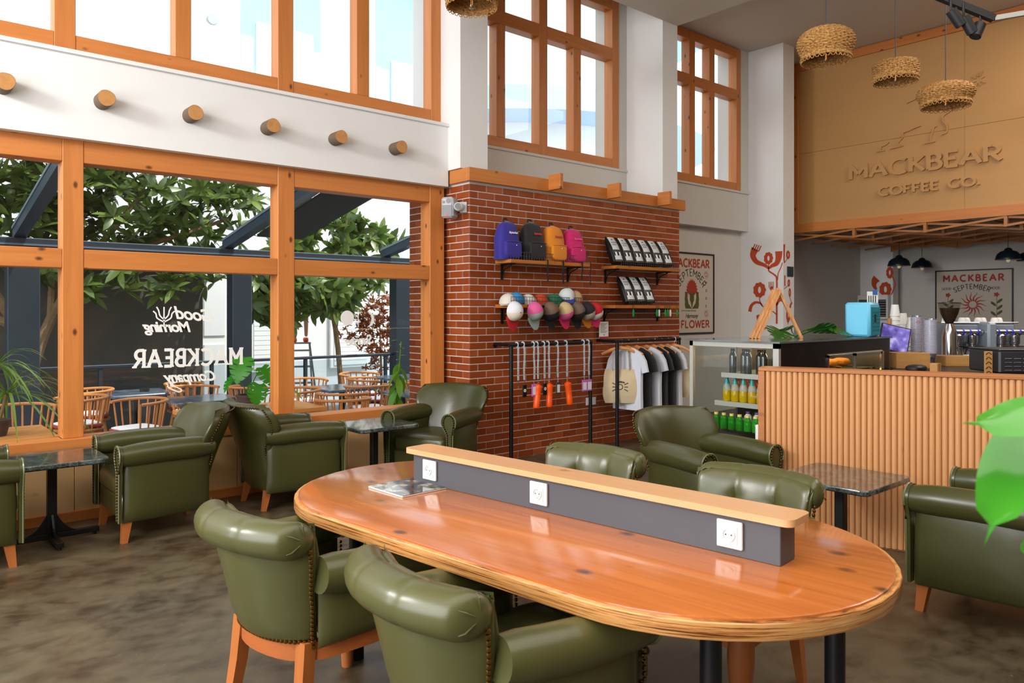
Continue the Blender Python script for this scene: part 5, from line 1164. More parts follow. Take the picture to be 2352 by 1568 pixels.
# espresso machine
em = thing('espresso_machine', 'grey espresso machine with blue accented groups behind the bar', 'espresso machine', (8.80, 2.80, 1.0), R(-41)); gbl = mat('machine_grey_blue', '8d97a2', .35, .2); bla = mat('blue_accent', '1f35c8', .3)
MB().box(-.37, .37, .0, .30, .16, .37, .02).build('body', gbl, em); MB().box(-.40, -.37, -.16, .32, .0, .38, .012).build('side_wing', gbl, em) ; MB().box(-.02, .075, -.17, .32, .02, .385, .02).build('side_wing', gbl, em)
MB().box(-.36, .37, .02, .28, .0, .16).build('lower_body', chrome, em); MB().box(-.37, .38, -.17, 0, .02, .055, .004).build('drip_tray', chrome, em); MB().box(-.40, .40, .0, .31, .37, .385, .004).build('top_tray', chrome, em)
for k, x in enumerate((-.27, -.12, .17, .31)):
    g = MB().lathe([(.045, .16), (.052, .19), (.052, .25), (.03, .27), (0, .27)], 18, (x, -.07, 0)).build('group_head', chrome, em, smooth=40)
    MB().lathe([(.04, 0), (.04, .055), (.03, .06), (0, .06)], 18).xf(T(x, -.07, .10)).build('portafilter', chrome, g, smooth=40); MB().tube([(x, -.11, .14), (x + .02, -.20, .135), (x + .03, -.26, .13)], [.009, .013, .011], 10).build('handle', capk, g, smooth=True)
    MB().cyl((x - .045, -.08, .285), (x - .03, -.08, .285), .032, n=16).build('blue_ring', bla, g); MB().cyl((x + .035, -.08, .285), (x + .05, -.08, .285), .032, n=16).build('blue_ring', bla, g); MB().cyl((x - .06, -.08, .285), (x + .09, -.08, .285), .028, n=16).build('group_barrel', chrome, g, smooth=True)
    MB().cyl((x + .09, -.09, .285), (x + .17, -.13, .27), .009, n=8).build('steam_lever', capk, g)
for k, x in enumerate((-.33, -.20)):
    MB().lathe([(0, 0), (.045, 0), (.05, .05), (.04, .10), (.043, .11)], 18, (x, -.11, .056)).build('milk_jug', chrome, None, smooth=True) if False else None
for k, (x, y) in enumerate(((8.62, 3.06), (8.72, 2.98))):
    j = thing('milk_jug', 'steel milk jug on the espresso drip tray, ' + ('left one', 'right one')[k], 'jug', (x-.14, y-.16, 1.056 - .03), group='milk jugs'); MB().lathe([(0, 0), (.045, 0), (.05, .04), (.04, .085), (.044, .10), (.041, .10), (.037, .085), (.046, .04), (0, .004)], 18).build('jug_body', chrome, j, smooth=40); MB().tube([(.045, 0, .085), (.075, 0, .07), (.07, 0, .03), (.048, 0, .03)], .005, 6).build('handle', chrome, j)
for k in range(8):
    q = V((-.30 + .085*k, .10 + .06*(k % 2), 0)); M_ = Matrix.Rotation(R(-41), 4, 'Z'); w_ = M_ @ q
    c_ = thing('coffee_cup', 'white coffee cup upside down on the espresso machine, ' + ords[k] + ' from the left', 'cup', (8.80 + w_.x, 2.80 + w_.y, 1.386), group='cups on the espresso machine'); MB().lathe([(.038, 0), (.038, .004), (.030, .035), (.02, .045), (0, .045)], 16).build('cup_body', cupm, c_, smooth=40); MB().tube([(.034, 0, .008), (.052, 0, .015), (.03, 0, .035)], .004, 6).build('handle', cupm, c_)
# oven and chevron board
ov = thing('panini_oven', 'dark grey table oven with louvred side at the right photo edge', 'oven', (6.64, 1.98, .991), R(-41)); MB().box(0, .55, 0, .4, .03, .205, .012).build('case', mat('oven_grey', '3c3d40', .4, .4), ov)
for k in range(4):
    for j in range(6): MB().box(.04 + .07*j, .095 + .07*j, -.006, .002, .05 + .03*k, .056 + .03*k, .002).build('louvre', steel, ov)
for x in (.05, .5): MB().cyl((x, .05, 0), (x, .05, .03), .015, n=10).build('foot', capk, ov)
MB().box(0, .55, 0, .4, .205, .215, .004).build('top_plate', mat('oven_top', '55565a', .3, .6), ov)
cv = thing('chevron_board', 'upright wooden board with black chevrons beside the oven', 'board', (6.60, 2.02, .991), R(-41)); MB().box(-.06, 0, -.012, 0, 0, .20, .002).build('board', bw, cv)
for k in range(5): MB().ribbon([(-.052, .030 + .036*k), (-.032, .048 + .036*k)], .006, 0, .001).ribbon([(-.008, .030 + .036*k), (-.028, .048 + .036*k)], .006, 0, .001).xf(wallY(0, -.0122, 0)).build('chevron', pblk, cv)
# air conditioner on the far column
ac = thing('air_conditioner', 'white air conditioner with dark louvres on the far column', 'air conditioner', (14.30, 6.06, 1.35)); MB().box(0, .148, 0, .56, 0, .45, .01).build('case', white_pl, ac); MB().box(-.004, .0, .03, .53, .04, .36).build('grille', capk, ac)
for k in range(7): MB().box(-.012, -.002, .03, .53, .06 + .045*k, .068 + .045*k).build('louvre', alu, ac)
# ================================================================ wooden lattice ceiling of the bar
lw = wood('lattice_wood', 'b5753a', '8a5222', 'Y', knots=.4); lwx = wood('lattice_plank', '8a5a26', '6a4016', 'X', knots=.3)
lt = thing('lattice_ceiling', 'wooden lattice ceiling hanging over the bar', 'ceiling lattice')
YV = [6.38, 5.367, 4.35, 3.35, 2.35, 1.35, .35, -.65]
def bar(p, q, w, m, nm, dx=.03):
    p, q = V(p), V(q); d = (q-p).normalized(); nn = V((0, -d.z, d.y))*w/2
    vs = [a + s*nn + V((e, 0, 0)) for e in (-dx/2, dx/2) for a, s in ((p, 1), (q, 1), (q, -1), (p, -1))]
    return MB().add(vs, [(0,1,2,3), (7,6,5,4), (0,4,5,1), (1,5,6,2), (2,6,7,3), (3,7,4,0)]).build(nm, m, lt)
for k, X in enumerate((11.49, 12.15, 12.8, 13.45, 14.1)):
    for y0, y1 in zip(YV, YV[1:]):
        bar((X, y0, 2.628), (X, y1, 2.742), .028, lw, 'lattice_batten'); bar((X + .03, y0, 2.742), (X + .03, y1, 2.628), .028, lw, 'lattice_batten')
    for y in YV[1:]: MB().box(X-.02, X+.05, y-.02, y+.02, 2.612, 2.752).build('lattice_post', lw, lt)
for k in range(42):
    y = 6.5 - .17*k; MB().box(-1.5, 1.5, -.08, .08, -.012, .012, .002).build('ceiling_plank', lwx, lt, loc=(13.08, y, 2.775 + .012*(k % 2)), rot=(R(6 if k % 2 else -6), 0, 0))
for y0, y1 in ((6.0, 4.9), (4.88, 3.75), (3.73, 2.6)):
    n = 16; top = [(lerp(y0, y1, i/n), 2.76) for i in range(n+1)]; bot = [(lerp(y0, y1, i/n), 2.58 + .07*math.sin(math.pi*i/n)) for i in range(n+1)]
    b = MB(); b.v = [V((x, y, z)) for x in (14.28, 14.31) for y, z in top + bot]; N2 = 2*(n+1)
    for i in range(n): b.f += [(i, i+1, n+2+i, n+1+i), (N2+i, N2+n+1+i, N2+n+2+i, N2+i+1), (n+1+i, n+2+i, N2+n+2+i, N2+n+1+i), (i, N2+i, N2+i+1, i+1)]
    b.build('arched_board', lw, lt)
# black pendant lamps of the bar
pbl = mat('pendant_blue_black', '16262e', .35, .3); bulbm = mat('lamp_bulb', 'e8dcc0', .2, emit=('ffdca0', .15))
def bar_pendant(x, y, z, label):
    p = thing('bar_pendant', label, 'pendant lamp', (x, y, z), group='dark metal pendants over the bar')
    MB().lathe([(.17, 0), (.172, .006), (.165, .03), (.15, .08), (.11, .12), (.055, .14), (.045, .165), (.02, .18), (0, .18)], 28).build('shade', pbl, p, smooth=40)
    MB().sup((0, 0, .0), (.03, .03, .04), 1, 12, 8).build('bulb', bulbm, p, smooth=True); MB().cyl((0, 0, .18), (0, 0, 2.76 - z), .004, n=6).build('cord', capk, p)
bar_pendant(12.93, 5.30, 2.235, 'dark metal pendant over the bar, leftmost one'); bar_pendant(14.25, 5.45, 2.26, 'dark metal pendant over the bar, second from left'); bar_pendant(13.1, 3.79, 2.27, 'dark metal pendant over the bar above the sun poster'); bar_pendant(13.5, 3.62, 2.26, 'dark metal pendant over the bar at the right photo edge')
# ================================================================ woven pendants
def woven_material():
    m, t, b = newmat('woven_seagrass'); tc = t.a('ShaderNodeTexCoord'); n = t.a('ShaderNodeTexNoise', i_Scale=60.0, i_Detail=4.0); t.c(tc.outputs['Object'], n.inputs['Vector'])
    t.c(t.ramp(n.outputs['Fac'], (.3, lin('7d5420')), (.5, lin('bd8a4a')), (.7, lin('dcb070'))), b.inputs['Base Color']); b.inputs['Roughness'].default_value = .8
    bp = t.a('ShaderNodeBump', i_Strength=.6, i_Distance=.01); t.c(n.outputs['Fac'], bp.inputs['Height']); t.c(bp.outputs[0], b.inputs['Normal']); return m
wov = woven_material(); clbulb = glassmat('clear_bulb', (.95, .93, .88), .0, strength=3); filam = mat('filament', 'ffb060', .3, emit=('ffb45a', .7))
def woven_lamp(label, loc, prof, top):
    p = thing('woven_pendant', label, 'pendant lamp', loc, group='woven seagrass pendants'); b = MB(); rows = []
    Pp = smooth([(r, 0, z) for r, z in prof], 5); n = len(Pp)
    for i, q in enumerate(Pp):
        r, z = q.x, q.z; m = 72
        b.tube([((r + .006*math.sin(a*18 + math.pi*(i % 2)))*math.cos(a), (r + .006*math.sin(a*18 + math.pi*(i % 2)))*math.sin(a), z + .004*math.cos(a*18 + i)) for a in [2*math.pi*j/m for j in range(m)]], .0085, 5, closed=True)
    b.build('woven_shade', wov, p, smooth=True)
    r0, z0 = prof[-1]; f = MB(); m = 30
    for k in range(m):
        a0, a1 = 2*math.pi*k/m, 2*math.pi*(k+1.15)/m; f.tube([(r0*math.cos(a0), r0*math.sin(a0), z0), (r0*1.0*math.cos((a0*2+a1)/3), r0*math.sin((a0*2+a1)/3), z0-.028), (r0*math.cos((a0+2*a1)/3), r0*math.sin((a0+2*a1)/3), z0-.028), (r0*math.cos(a1), r0*math.sin(a1), z0)], .004, 5)
    f.build('looped_fringe', wov, p, smooth=True, kind='stuff')
    bz = z0 + .02; MB().lathe([(0, bz-.055), (.025, bz-.048), (.036, bz-.02), (.030, bz+.01), (.014, bz+.04), (.013, bz+.06)], 16).build('bulb', clbulb, p, smooth=True); MB().tube([(-.008, 0, bz+.03), (-.008, 0, bz-.02), (.008, 0, bz-.02), (.008, 0, bz+.03)], .0018, 5).build('filament', filam, p)
    MB().lathe([(0, bz+.05), (.019, bz+.05), (.019, bz+.11), (.006, bz+.12), (0, bz+.12)], 12).build('socket', capk, p); MB().cyl((0, 0, bz+.11), (0, 0, top-loc[2]), .0045, n=6).build('cord', mat('cord_grey', '3d454a', .6), p)
dome_ = [(.02, .29), (.10, .285), (.17, .265), (.225, .22), (.245, .16), (.23, .10), (.205, .05), (.215, .015)]
flat_ = [(.02, .175), (.10, .175), (.185, .17), (.198, .14), (.198, .09), (.195, .04), (.198, .012)]
bowl_ = [(.02, .215), (.10, .212), (.18, .20), (.24, .165), (.255, .12), (.235, .075), (.215, .045), (.222, .015)]
woven_lamp('dome shaped woven pendant, highest and nearest the high window', (6.757, 3.417, 3.80), dome_, 5.1); woven_lamp('flat drum shaped woven pendant between the two rounder ones', (7.657, 3.171, 3.735), flat_, 5.1)
woven_lamp('bowl shaped woven pendant in front of the sign lettering', (8.242, 2.93, 3.545), bowl_, 5.48); woven_lamp('woven pendant cut by the top photo edge beside the column', (4.10, 5.30, 4.175), bowl_, 5.1)
# track lights
tk = thing('track_light', 'black ceiling track with three black spotlights at the top right', 'track light', (0, 0, 0)); zt = 3.56
def along(p, q, w, h): 
    p, q = V(p), V(q); return MB().tube([p, q], w, 4)
along((5.40, 2.0, 3.60), (5.66, 1.72, 3.42), .03, .03).build('track', capk, tk); along((5.66, 1.72, 3.42), (6.05, 1.30, 3.50), .022, .03).build('cable_tray', alu, tk)
for i in range(9): q = V((5.68, 1.70, 3.445)).lerp(V((6.0, 1.35, 3.52)), i/8); MB().box(q.x-.012, q.x+.012, q.y-.012, q.y+.012, q.z-.004, q.z+.012).build('tray_slot', capk, tk) if False else None
along((5.40, 2.0, 3.60), (5.2, 2.2, 3.72), .03, .03).build('track', capk, tk); MB().cyl((5.3, 2.1, 3.66), (5.3, 2.1, 5.1), .006, n=6).build('suspension', capk, tk); MB().cyl((5.9, 1.46, 3.48), (5.9, 1.46, 5.1), .006, n=6).build('suspension', capk, tk)
for k, (p, q, r) in enumerate((((5.45, 1.905, 3.475), (5.50, 1.86, 3.375), .035), ((5.51, 1.85, 3.43), (5.555, 1.81, 3.325), .035), ((5.60, 1.78, 3.385), (5.565, 1.80, 3.30), .036))):
    s_ = MB().cyl(p, q, r, n=20).build('spot', capk, tk, smooth=40); d = (V(q)-V(p)).normalized(); MB().cyl(V(q), V(q) + d*.004, r*.8, n=18).build('spot_lens', mat('spot_glass', '2a2a28', .1), s_); MB().cyl(V(p), V(p) + V((.0, .0, .09)), .008, n=8).build('spot_arm', capk, s_)
# ================================================================ outside: terrace
TZ = -.15
tile = mat('terrace_tile', '5b6670', .45, noise=(3, .5, '434d57'), bump=(30, .1)); dsteelb = mat('pergola_steel', '2c3640', .45, .3, noise=(2, .3, '3a4650')); conc = mat('street_concrete', '8b8b87', .9, noise=(2, .4, '77777a'))
tf = struct('terrace_floor', MB().box(-6, 12, 6.42, 10.3, TZ-.1, TZ-.008), mat('tile_joint', '39414a', .8), 'blue-grey tiled terrace floor outside the window')
tm = MB().box(-.297, .297, -.297, .297, -.008, 0, .003).mesh('tile', tile)
for i in range(14):
    for j in range(6): obj('tile', tm, tf, (-.2 + .6*i, 6.75 + .6*j, TZ))
struct('street_ground', MB().box(-30, 45, 10.3, 45, -.6, -.3), conc, 'pale street ground beyond the terrace')
# pergola: posts, beam, sloping awning arms and rolled cloth
pg = thing('terrace_pergola', 'dark steel pergola frame with sloping awning arms over the terrace', 'pergola')
for x0, x1 in ((1.25, 1.56), (3.72, 3.98), (6.22, 6.48), (-1.3, -1.05)): MB().box(x0, x1, 9.9, 10.12, TZ, 2.2, .01).build('post', dsteelb, pg)
MB().box(-4, 9, 9.88, 10.14, 2.20, 2.31, .008).build('beam', dsteelb, pg); MB().box(-4, 9, 9.86, 9.9, 2.225, 2.245).build('beam_gutter', mat('gutter_light', '6c7a88', .4, .4), pg)
def slant(x0, x1, y0, z0, y1, z1, h):
    return MB().add([(x, y, z + k) for x in (x0, x1) for y, z, k in ((y0, z0, 0), (y1, z1, 0), (y1, z1, h), (y0, z0, h))], [(0,1,2,3), (7,6,5,4), (0,4,5,1), (1,5,6,2), (2,6,7,3), (3,7,4,0)])
for x in (1.31, 3.62, 6.0):
    a = slant(x, x + .12, 10.0, 2.30, 6.6, 2.92, .10).build('awning_arm', mat('awning_arm_blue', '3f5060', .35, .5), pg); slant(x - .01, x + .04, 10.0, 2.405, 6.6, 3.025, .03).build('arm_rail', mat('rail_light', '8797a6', .35, .5), a)
slant(3.76, 4.35, 9.2, 2.42, 6.62, 2.90, .03).build('awning_cloth', mat('awning_cloth', '23292b', .8), pg)
# glass balustrade
gb = thing('glass_balustrade', 'glass balustrade with dark handrail along the terrace edge', 'balustrade')
MB().box(-4, 9, 9.98, 10.05, .82, .86, .006).build('handrail', dsteelb, gb)
for i in range(9): MB().box(-3.0 + 1.3*i, -1.73 + 1.3*i, 10.01, 10.02, -.08, .80).build('glass_panel', glassmat('balustrade_glass', (.82, .87, .9), strength=1.5), gb); MB().box(-3.03 + 1.3*i, -2.99 + 1.3*i, 9.99, 10.04, TZ, .82).build('baluster', dsteelb, gb)
# terrace tables
bmar = mat('blue_marble', '3c4a5c', .18, noise=(7, .8, '7d8a99'), coat=.4)
tt = make_marble('terrace_marble_table', 'blue-grey marble terrace table in front of the lettering', bmar, .72, .34, 'marble terrace tables'); tt.location = (2.80, 8.32, TZ)
for x, y, lb in ((2.45, 9.45, 'blue-grey marble terrace table near the balustrade with an ashtray'), (4.52, 8.45, 'blue-grey marble terrace table seen through the right window pane'), (4.95, 7.35, 'blue-grey marble terrace table nearest the brick pier'), (5.9, 9.2, 'blue-grey marble terrace table farthest right by the balustrade')): tree(tt, (x, y, TZ), 0, lb)
ash = thing('ashtray', 'small black ashtray on the terrace table by the balustrade', 'ashtray', (2.52, 9.42, TZ + .721)); MB().lathe([(0, 0), (.05, 0), (.055, .035), (.045, .035), (.04, .01), (0, .01)], 16).build('dish', capk, ash)
wtop = wood('terrace_table_wood', 'd9924c', 'b36b2c', 'X', knots=.5)
def wood_table(label, x0, x1, y0, y1):
    t = thing('terrace_wood_table', label, 'table', ((x0+x1)/2, (y0+y1)/2, TZ), group='wooden terrace tables'); hx, hy = (x1-x0)/2, (y1-y0)/2; n = 5
    for i in range(n): bx('plank', wtop, -hx, hx, -hy + 2*hy*i/n + .002, -hy + 2*hy*(i+1)/n - .002, .68, .72, t, .003)
    for sx in (-1, 1):
        for sy in (-1, 1): bx('leg', woodz, sx*(hx-.06)-.03, sx*(hx-.06)+.03, sy*(hy-.06)-.03, sy*(hy-.06)+.03, 0, .68, t, .003)
    bx('apron', wtop, -hx+.04, hx-.04, -hy+.04, -hy+.06, .6, .68, t)
wood_table('wooden terrace table at the photo left under the long leaved plant', .15, 1.15, 6.52, 7.25); wood_table('long wooden terrace table behind the armchairs with the monstera', 2.25, 3.48, 6.80, 7.50)
# spindle back chairs
chw = wood('terrace_chair_wood', 'c98245', '9c5a26', 'Z', knots=0, stripe=.35); cred = mat('cushion_red', '9a3a34', .85); cwh = mat('cushion_white', 'e4dfe0', .85, bump=(60, .2))
def make_spindle():
    r = thing('spindle_chair', 'x', 'chair', group='spindle back terrace chairs')
    MB().lathe([(0, .43), (.20, .43), (.225, .44), (.23, .455), (.20, .468), (0, .462)], 24).build('seat', chw, r, smooth=40)
    MB().sup((0, -.02, .49), (.205, .20, .028), .35, 24, 8, .6).build('cushion', cred, r, smooth=80); MB().sup((0, -.02, .507), (.19, .185, .02), .35, 24, 8, .6).build('cushion_top', cwh, r, smooth=80)
    pts = [(.27*math.sin(R(a)), .27*math.cos(R(a)) - .02, .76 + .012*math.cos(R(a))) for a in range(-118, 119, 12)]
    MB().tube(pts, .019, 8, flat=.8).build('back_rail', chw, r, smooth=True)
    sp = MB().cyl((0, 0, 0), (0, .048, .305), .0095, .0085, 6).mesh('spindle', chw, True)
    for k in range(13):
        a = R(-112 + 224*k/12); o = obj('spindle', sp, r, (.215*math.sin(a), .215*math.cos(a) - .02, .455), (0, 0, -a))
    for sx in (-1, 1):
        for sy in (-1, 1): MB().cyl((sx*.13, sy*.13, .435), (sx*.20, sy*.20, 0), .019, .014, 8).build('leg', chw, r, smooth=True)
    MB().cyl((-.165, -.165, .2), (-.165, .165, .2), .009, n=6).build('stretcher', chw, r); MB().cyl((.165, -.165, .2), (.165, .165, .2), .009, n=6).build('stretcher', chw, r)
    return r
sc0 = make_spindle()
SC = [((2.10, 8.05), -75, 'spindle chair with white and red cushion nearest the lettered pane'), ((1.72, 8.75), -80, 'spindle chair behind the nearest lettered-pane chair'), ((1.15, 8.25), 10, 'spindle chair behind the long leaved plant'), ((3.50, 8.75), 120, 'spindle chair to the right of the marble table behind the monstera'), ((2.95, 9.05), 20, 'spindle chair with red cushion behind the lettered word'), ((1.95, 9.5), -90, 'spindle chair left of the balustrade table'), ((3.05, 9.58), 60, 'spindle chair beside the balustrade behind the lettering'),
      ((3.98, 7.42), 150, 'spindle chair under the script word, showing its round back'), ((3.72, 6.92), 165, 'spindle chair closest to the right window pane'), ((3.75, 8.05), -85, 'spindle chair beside the middle window post with white cushion'), ((4.62, 7.98), 170, 'spindle chair with its back between two marble tables'), ((4.35, 9.1), -10, 'spindle chair behind the right-hand marble table'), ((5.05, 8.75), 60, 'spindle chair farther back towards the red maple'), ((5.35, 9.5), 0, 'spindle chair below the red maple by the balustrade'), ((5.35, 7.9), 90, 'spindle chair beside the climbing plant')]
for i, ((x, y), a, lb) in enumerate(SC):
    o = sc0 if i == 0 else tree(sc0); o.location = (x, y, TZ); o.rotation_euler = (0, 0, R(a)); o['label'] = lb
# ================================================================ buildings across the street
fw = mat('facade_white', 'e9eaea', .9, noise=(1, .2, 'dfe0e2')); fb = mat('facade_blue', 'b9d3ee', .9); fr_ = mat('facade_frame', 'f4f4f2', .5); shut = mat('roller_shutter', 'eef0f0', .6); fgl = mat('facade_glass', 'c6d6d2', .15)
bd = thing('white_building', 'white apartment building with pale blue bands across the street', 'building')
MB().box(-14, 10.2, 14, 24, -.3, 12.5).build('wall', fw, bd)
for x0, x1, z0, z1 in ((5.41, 7.01, 4.2, 12), (8.28, 9.9, 4.2, 12), (2.50, 2.80, 4.2, 12), (-2.0, -.4, 4.2, 12)): MB().box(x0, x1, 13.985, 14.0, z0, z1).build('blue_band', fb, bd)
def bwin(x0, x1, z0, z1, kind):
    w = MB().box(x0, x1, 13.93, 13.985, z0, z1, .01).build('window', fr_, bd)
    if kind == 'shutter':
        for k in range(int((z1-z0-.25)/.09)): MB().box(x0+.08, x1-.08, 13.915, 13.93, z0+.06+.09*k, z0+.14+.09*k).build('shutter_slat', shut, w)
    else: MB().box(x0+.10, x1-.10, 13.92, 13.93, z0+.10, z1-.12).build('pane', fgl, w); MB().box(x0+.10, x0+.5, 13.915, 13.92, z0+.10, z1-.12).build('curtain', mat('curtain_white', 'f2f3f0', .9), w)
for x0, x1, z0, z1, k in ((5.69, 6.84, 4.6, 6.93, 'shutter'), (8.64, 9.8, 4.6, 6.84, 'shutter'), (3.55, 4.75, 5.2, 6.95, 'pane'), (5.55, 6.45, .35, 1.75, 'shutter'), (7.2, 8.1, .35, 2.2, 'shutter')): bwin(x0, x1, z0, z1, k)
dr_ = MB().box(4.62, 5.20, 13.95, 14.0, -.3, 2.5, .01).build('door', fr_, bd)
for z0, z1 in ((-.1, .9), (1.05, 2.3)): MB().box(4.72, 5.10, 13.93, 13.955, z0, z1, .02).build('door_panel', fw, dr_)
vt = MB().lathe([(.09, 0), (.09, .03), (.06, .035), (0, .035)], 18).xf(wallY(4.885, 13.99, 6.78)).build('vent_cap', mat('vent_grey', 'c3c6c8', .5), bd, smooth=40)
MB().box(-14, 10.6, 13.2, 14.0, 8.6, 8.8).build('balcony_slab', fw, bd)
b2 = thing('round_corner_building', 'white building with a rounded pale blue balcony seen through the high windows', 'building')
MB().lathe([(5.0, -.3), (5.0, 14)], 64, (16.5, 19.0, 0)).build('wall', fw, b2, smooth=30); MB().lathe([(5.0, 6.5), (6.4, 6.5), (6.4, 7.1), (5.0, 7.1)], 72, (16.5, 19.0, 0), closed=True).build('balcony_slab', fb, b2, smooth=30)
MB().lathe([(6.35, 7.1), (6.35, 8.2), (6.25, 8.2), (6.25, 7.1)], 72, (16.5, 19.0, 0), closed=True).build('balcony_wall', fw, b2, smooth=30); MB().lathe([(5.0, 10.6), (6.6, 10.6), (6.6, 11.2), (5.0, 11.2)], 72, (16.5, 19.0, 0), closed=True).build('balcony_slab', fb, b2, smooth=30)
kw = thing('dark_backdrop', 'dark kiosk wall beyond the balustrade on the left', 'backdrop'); MB().box(-6, 4.25, 12.6, 13.2, -.3, 2.3).build('wall', mat('backdrop_dark', '4a4844', .6, noise=(1.2, .8, '63584c')), kw); MB().box(-6, 4.3, 12.5, 13.2, 2.3, 2.42).build('top_edge', dsteelb, kw)  # dark box added in place of shade and the reflected interior
# ================================================================ trees
lf_d = leafmat('loquat_leaf', '3a5222', '75893f', .35, .35)
def leaf_strip(L, w, n=4, bend=.25, fold=.15):
    """pointed leaf along +y, mid rib raised"""
    b = MB()
    for i in range(n+1):
        t = i/n; ww = w*math.sin(math.pi*min(.98, t*.86+.10))**.9 if i < n else 0
        z = -bend*L*t*t; b.v += [V((-ww, L*t, z + fold*ww)), V((0, L*t, z)), V((ww, L*t, z + fold*ww))]
    for i in range(n): k = 3*i; b.f += [(k, k+1, k+4, k+3), (k+1, k+2, k+5, k+4)]
    return b
def foliage(name, label, blobs, n_ros, per, L, w, m, parent, near=(0, 0, 1.5), n_obj=300, seed=1, up=.35):
    rnd = random.Random(seed); mats_ = []
    tot = sum(s[3]*s[4]*s[5]*(s[6] if len(s) > 6 else 1) for s in blobs)
    for s in blobs:
        k = max(2, int(n_ros * s[3]*s[4]*s[5]*(s[6] if len(s) > 6 else 1) / tot))
        for _ in range(k):
            while True:
                p = V((rnd.uniform(-1, 1), rnd.uniform(-1, 1), rnd.uniform(-1, 1)))
                if p.length < 1: break
            c = V((s[0] + p.x*s[3], s[1] + p.y*s[4], s[2] + p.z*s[5])); ax = V((rnd.uniform(-1, 1), rnd.uniform(-1, .6), rnd.uniform(-.2, 1) + up)).normalized()
            q0 = ax.to_track_quat('Z', 'Y')
            for j in range(per):
                a = 2*math.pi*j/per + rnd.uniform(-.3, .3); tilt = rnd.uniform(.35, 1.15); sc = rnd.uniform(.75, 1.2)
                M = T(*c) @ q0.to_matrix().to_4x4() @ Matrix.Rotation(a, 4, 'Z') @ Matrix.Rotation(math.pi/2 - tilt - .35, 4, 'X') @ Matrix.Rotation(rnd.uniform(-.4, .4), 4, 'Y') @ Matrix.Scale(sc, 4)
                mats_.append(((c - V(near)).length, M))
    mats_.sort(key=lambda q: q[0]); lb = leaf_strip(L, w); lm_ = lb.mesh('leaf', m, 80, recalc=False); rest = MB()
    for i, (_, M) in enumerate(mats_):
        if i < n_obj: o = obj('leaf', lm_, parent); o.matrix_local = M
        else: rest.join(lb, M)
    if rest.v: rest.build('leaf_mass', m, parent, smooth=80, recalc=False, kind='stuff')
tr1 = thing('loquat_tree', 'large leafy tree with long dark green leaves filling the left window panes', 'tree')
barkm = mat('tree_bark', '8a6f50', .9, noise=(8, .5, '5f4a34'), bump=(30, .5))
foliage('f', '', [(1.2, 11.6, 3.6, 1.8, .8, 1.25), (3.0, 11.6, 3.35, 1.7, .8, 1.05), (4.4, 11.7, 2.8, .9, .6, .75, .8), (.2, 11.4, 2.6, 1.0, .6, 1.0), (3.0, 11.5, 2.05, 1.6, .6, .40), (1.6, 11.6, 2.3, .8, .6, .5), (5.2, 12.0, 3.2, .8, .5, .6, .35)], 620, 9, .27, .043, lf_d, tr1, seed=3)
for pts, r in (([(1.75, 11.6, -.3), (1.72, 11.6, .7), (1.55, 11.6, 1.3), (1.1, 11.6, 2.2), (.7, 11.6, 3.4)], (.10, .09, .07, .05, .03)), ([(1.72, 11.6, .7), (1.95, 11.6, 1.4), (2.4, 11.6, 2.2), (3.1, 11.6, 3.2)], (.08, .065, .05, .03)), ([(1.95, 11.6, 1.4), (2.0, 11.7, 2.2), (2.1, 11.7, 3.6)], (.055, .045, .03)), ([(2.4, 11.6, 2.2), (3.3, 11.6, 2.5), (4.3, 11.6, 2.9)], (.05, .04, .02)), ([(2.2, 11.5, 1.9), (2.9, 11.5, 2.05), (3.9, 11.5, 2.1)], (.04, .03, .015)), ([(1.55, 11.6, 1.3), (.8, 11.6, 1.7), (0, 11.5, 2.3)], (.06, .045, .03))):
    MB().tube(smooth(pts, 4), [lerp(r[min(i//4, len(r)-1)], r[min(i//4+1, len(r)-1)], (i % 4)/4) for i in range((len(pts)-1)*4+1)], 8).build('branch', barkm, tr1, smooth=True)
tr2 = thing('broadleaf_tree', 'hanging leafy branches in the right window pane above the ladder', 'tree')
foliage('f', '', [(5.5, 11.4, 1.85, .9, .5, .42), (4.85, 11.3, 1.75, .55, .5, .55), (6.35, 11.6, 2.1, .75, .4, .28, .8), (6.3, 12.0, 2.95, .8, .4, .42, .5), (6.9, 12.0, 2.75, .7, .4, .35, .5), (5.35, 11.6, 2.25, .4, .3, .55, 1.3)], 300, 8, .27, .05, lf_d, tr2, seed=5, up=-.25)
for pts, r in (([(6.6, 12.3, -.3), (6.4, 12.2, 1.2), (6.0, 12.0, 2.1), (5.2, 11.5, 2.2)], (.05, .045, .035, .015)), ([(6.4, 12.2, 1.2), (6.5, 12.1, 2.2), (6.5, 12.0, 3.1)], (.04, .03, .015))):
    MB().tube(smooth(pts, 4), [lerp(r[min(i//4, len(r)-1)], r[min(i//4+1, len(r)-1)], (i % 4)/4) for i in range((len(pts)-1)*4+1)], 8).build('branch', barkm, tr2, smooth=True)
mp_ = thing('red_maple', 'small red-brown maple tree beyond the balustrade', 'tree'); lf_r = leafmat('maple_leaf', '6a2c14', '9a5a20', .5, .4)
foliage('f', '', [(7.3, 12.2, 1.25, .62, .4, .62), (6.85, 12.2, 1.15, .4, .3, .3, .6), (7.35, 12.1, .35, .45, .3, .5, .8), (7.5, 12.2, 1.75, .45, .3, .25, .5)], 420, 6, .085, .016, lf_r, mp_, seed=9)
MB().tube([(7.35, 12.2, -.3), (7.33, 12.2, .4), (7.3, 12.2, 1.2)], [.03, .025, .01], 7).build('trunk', barkm, mp_, smooth=True)
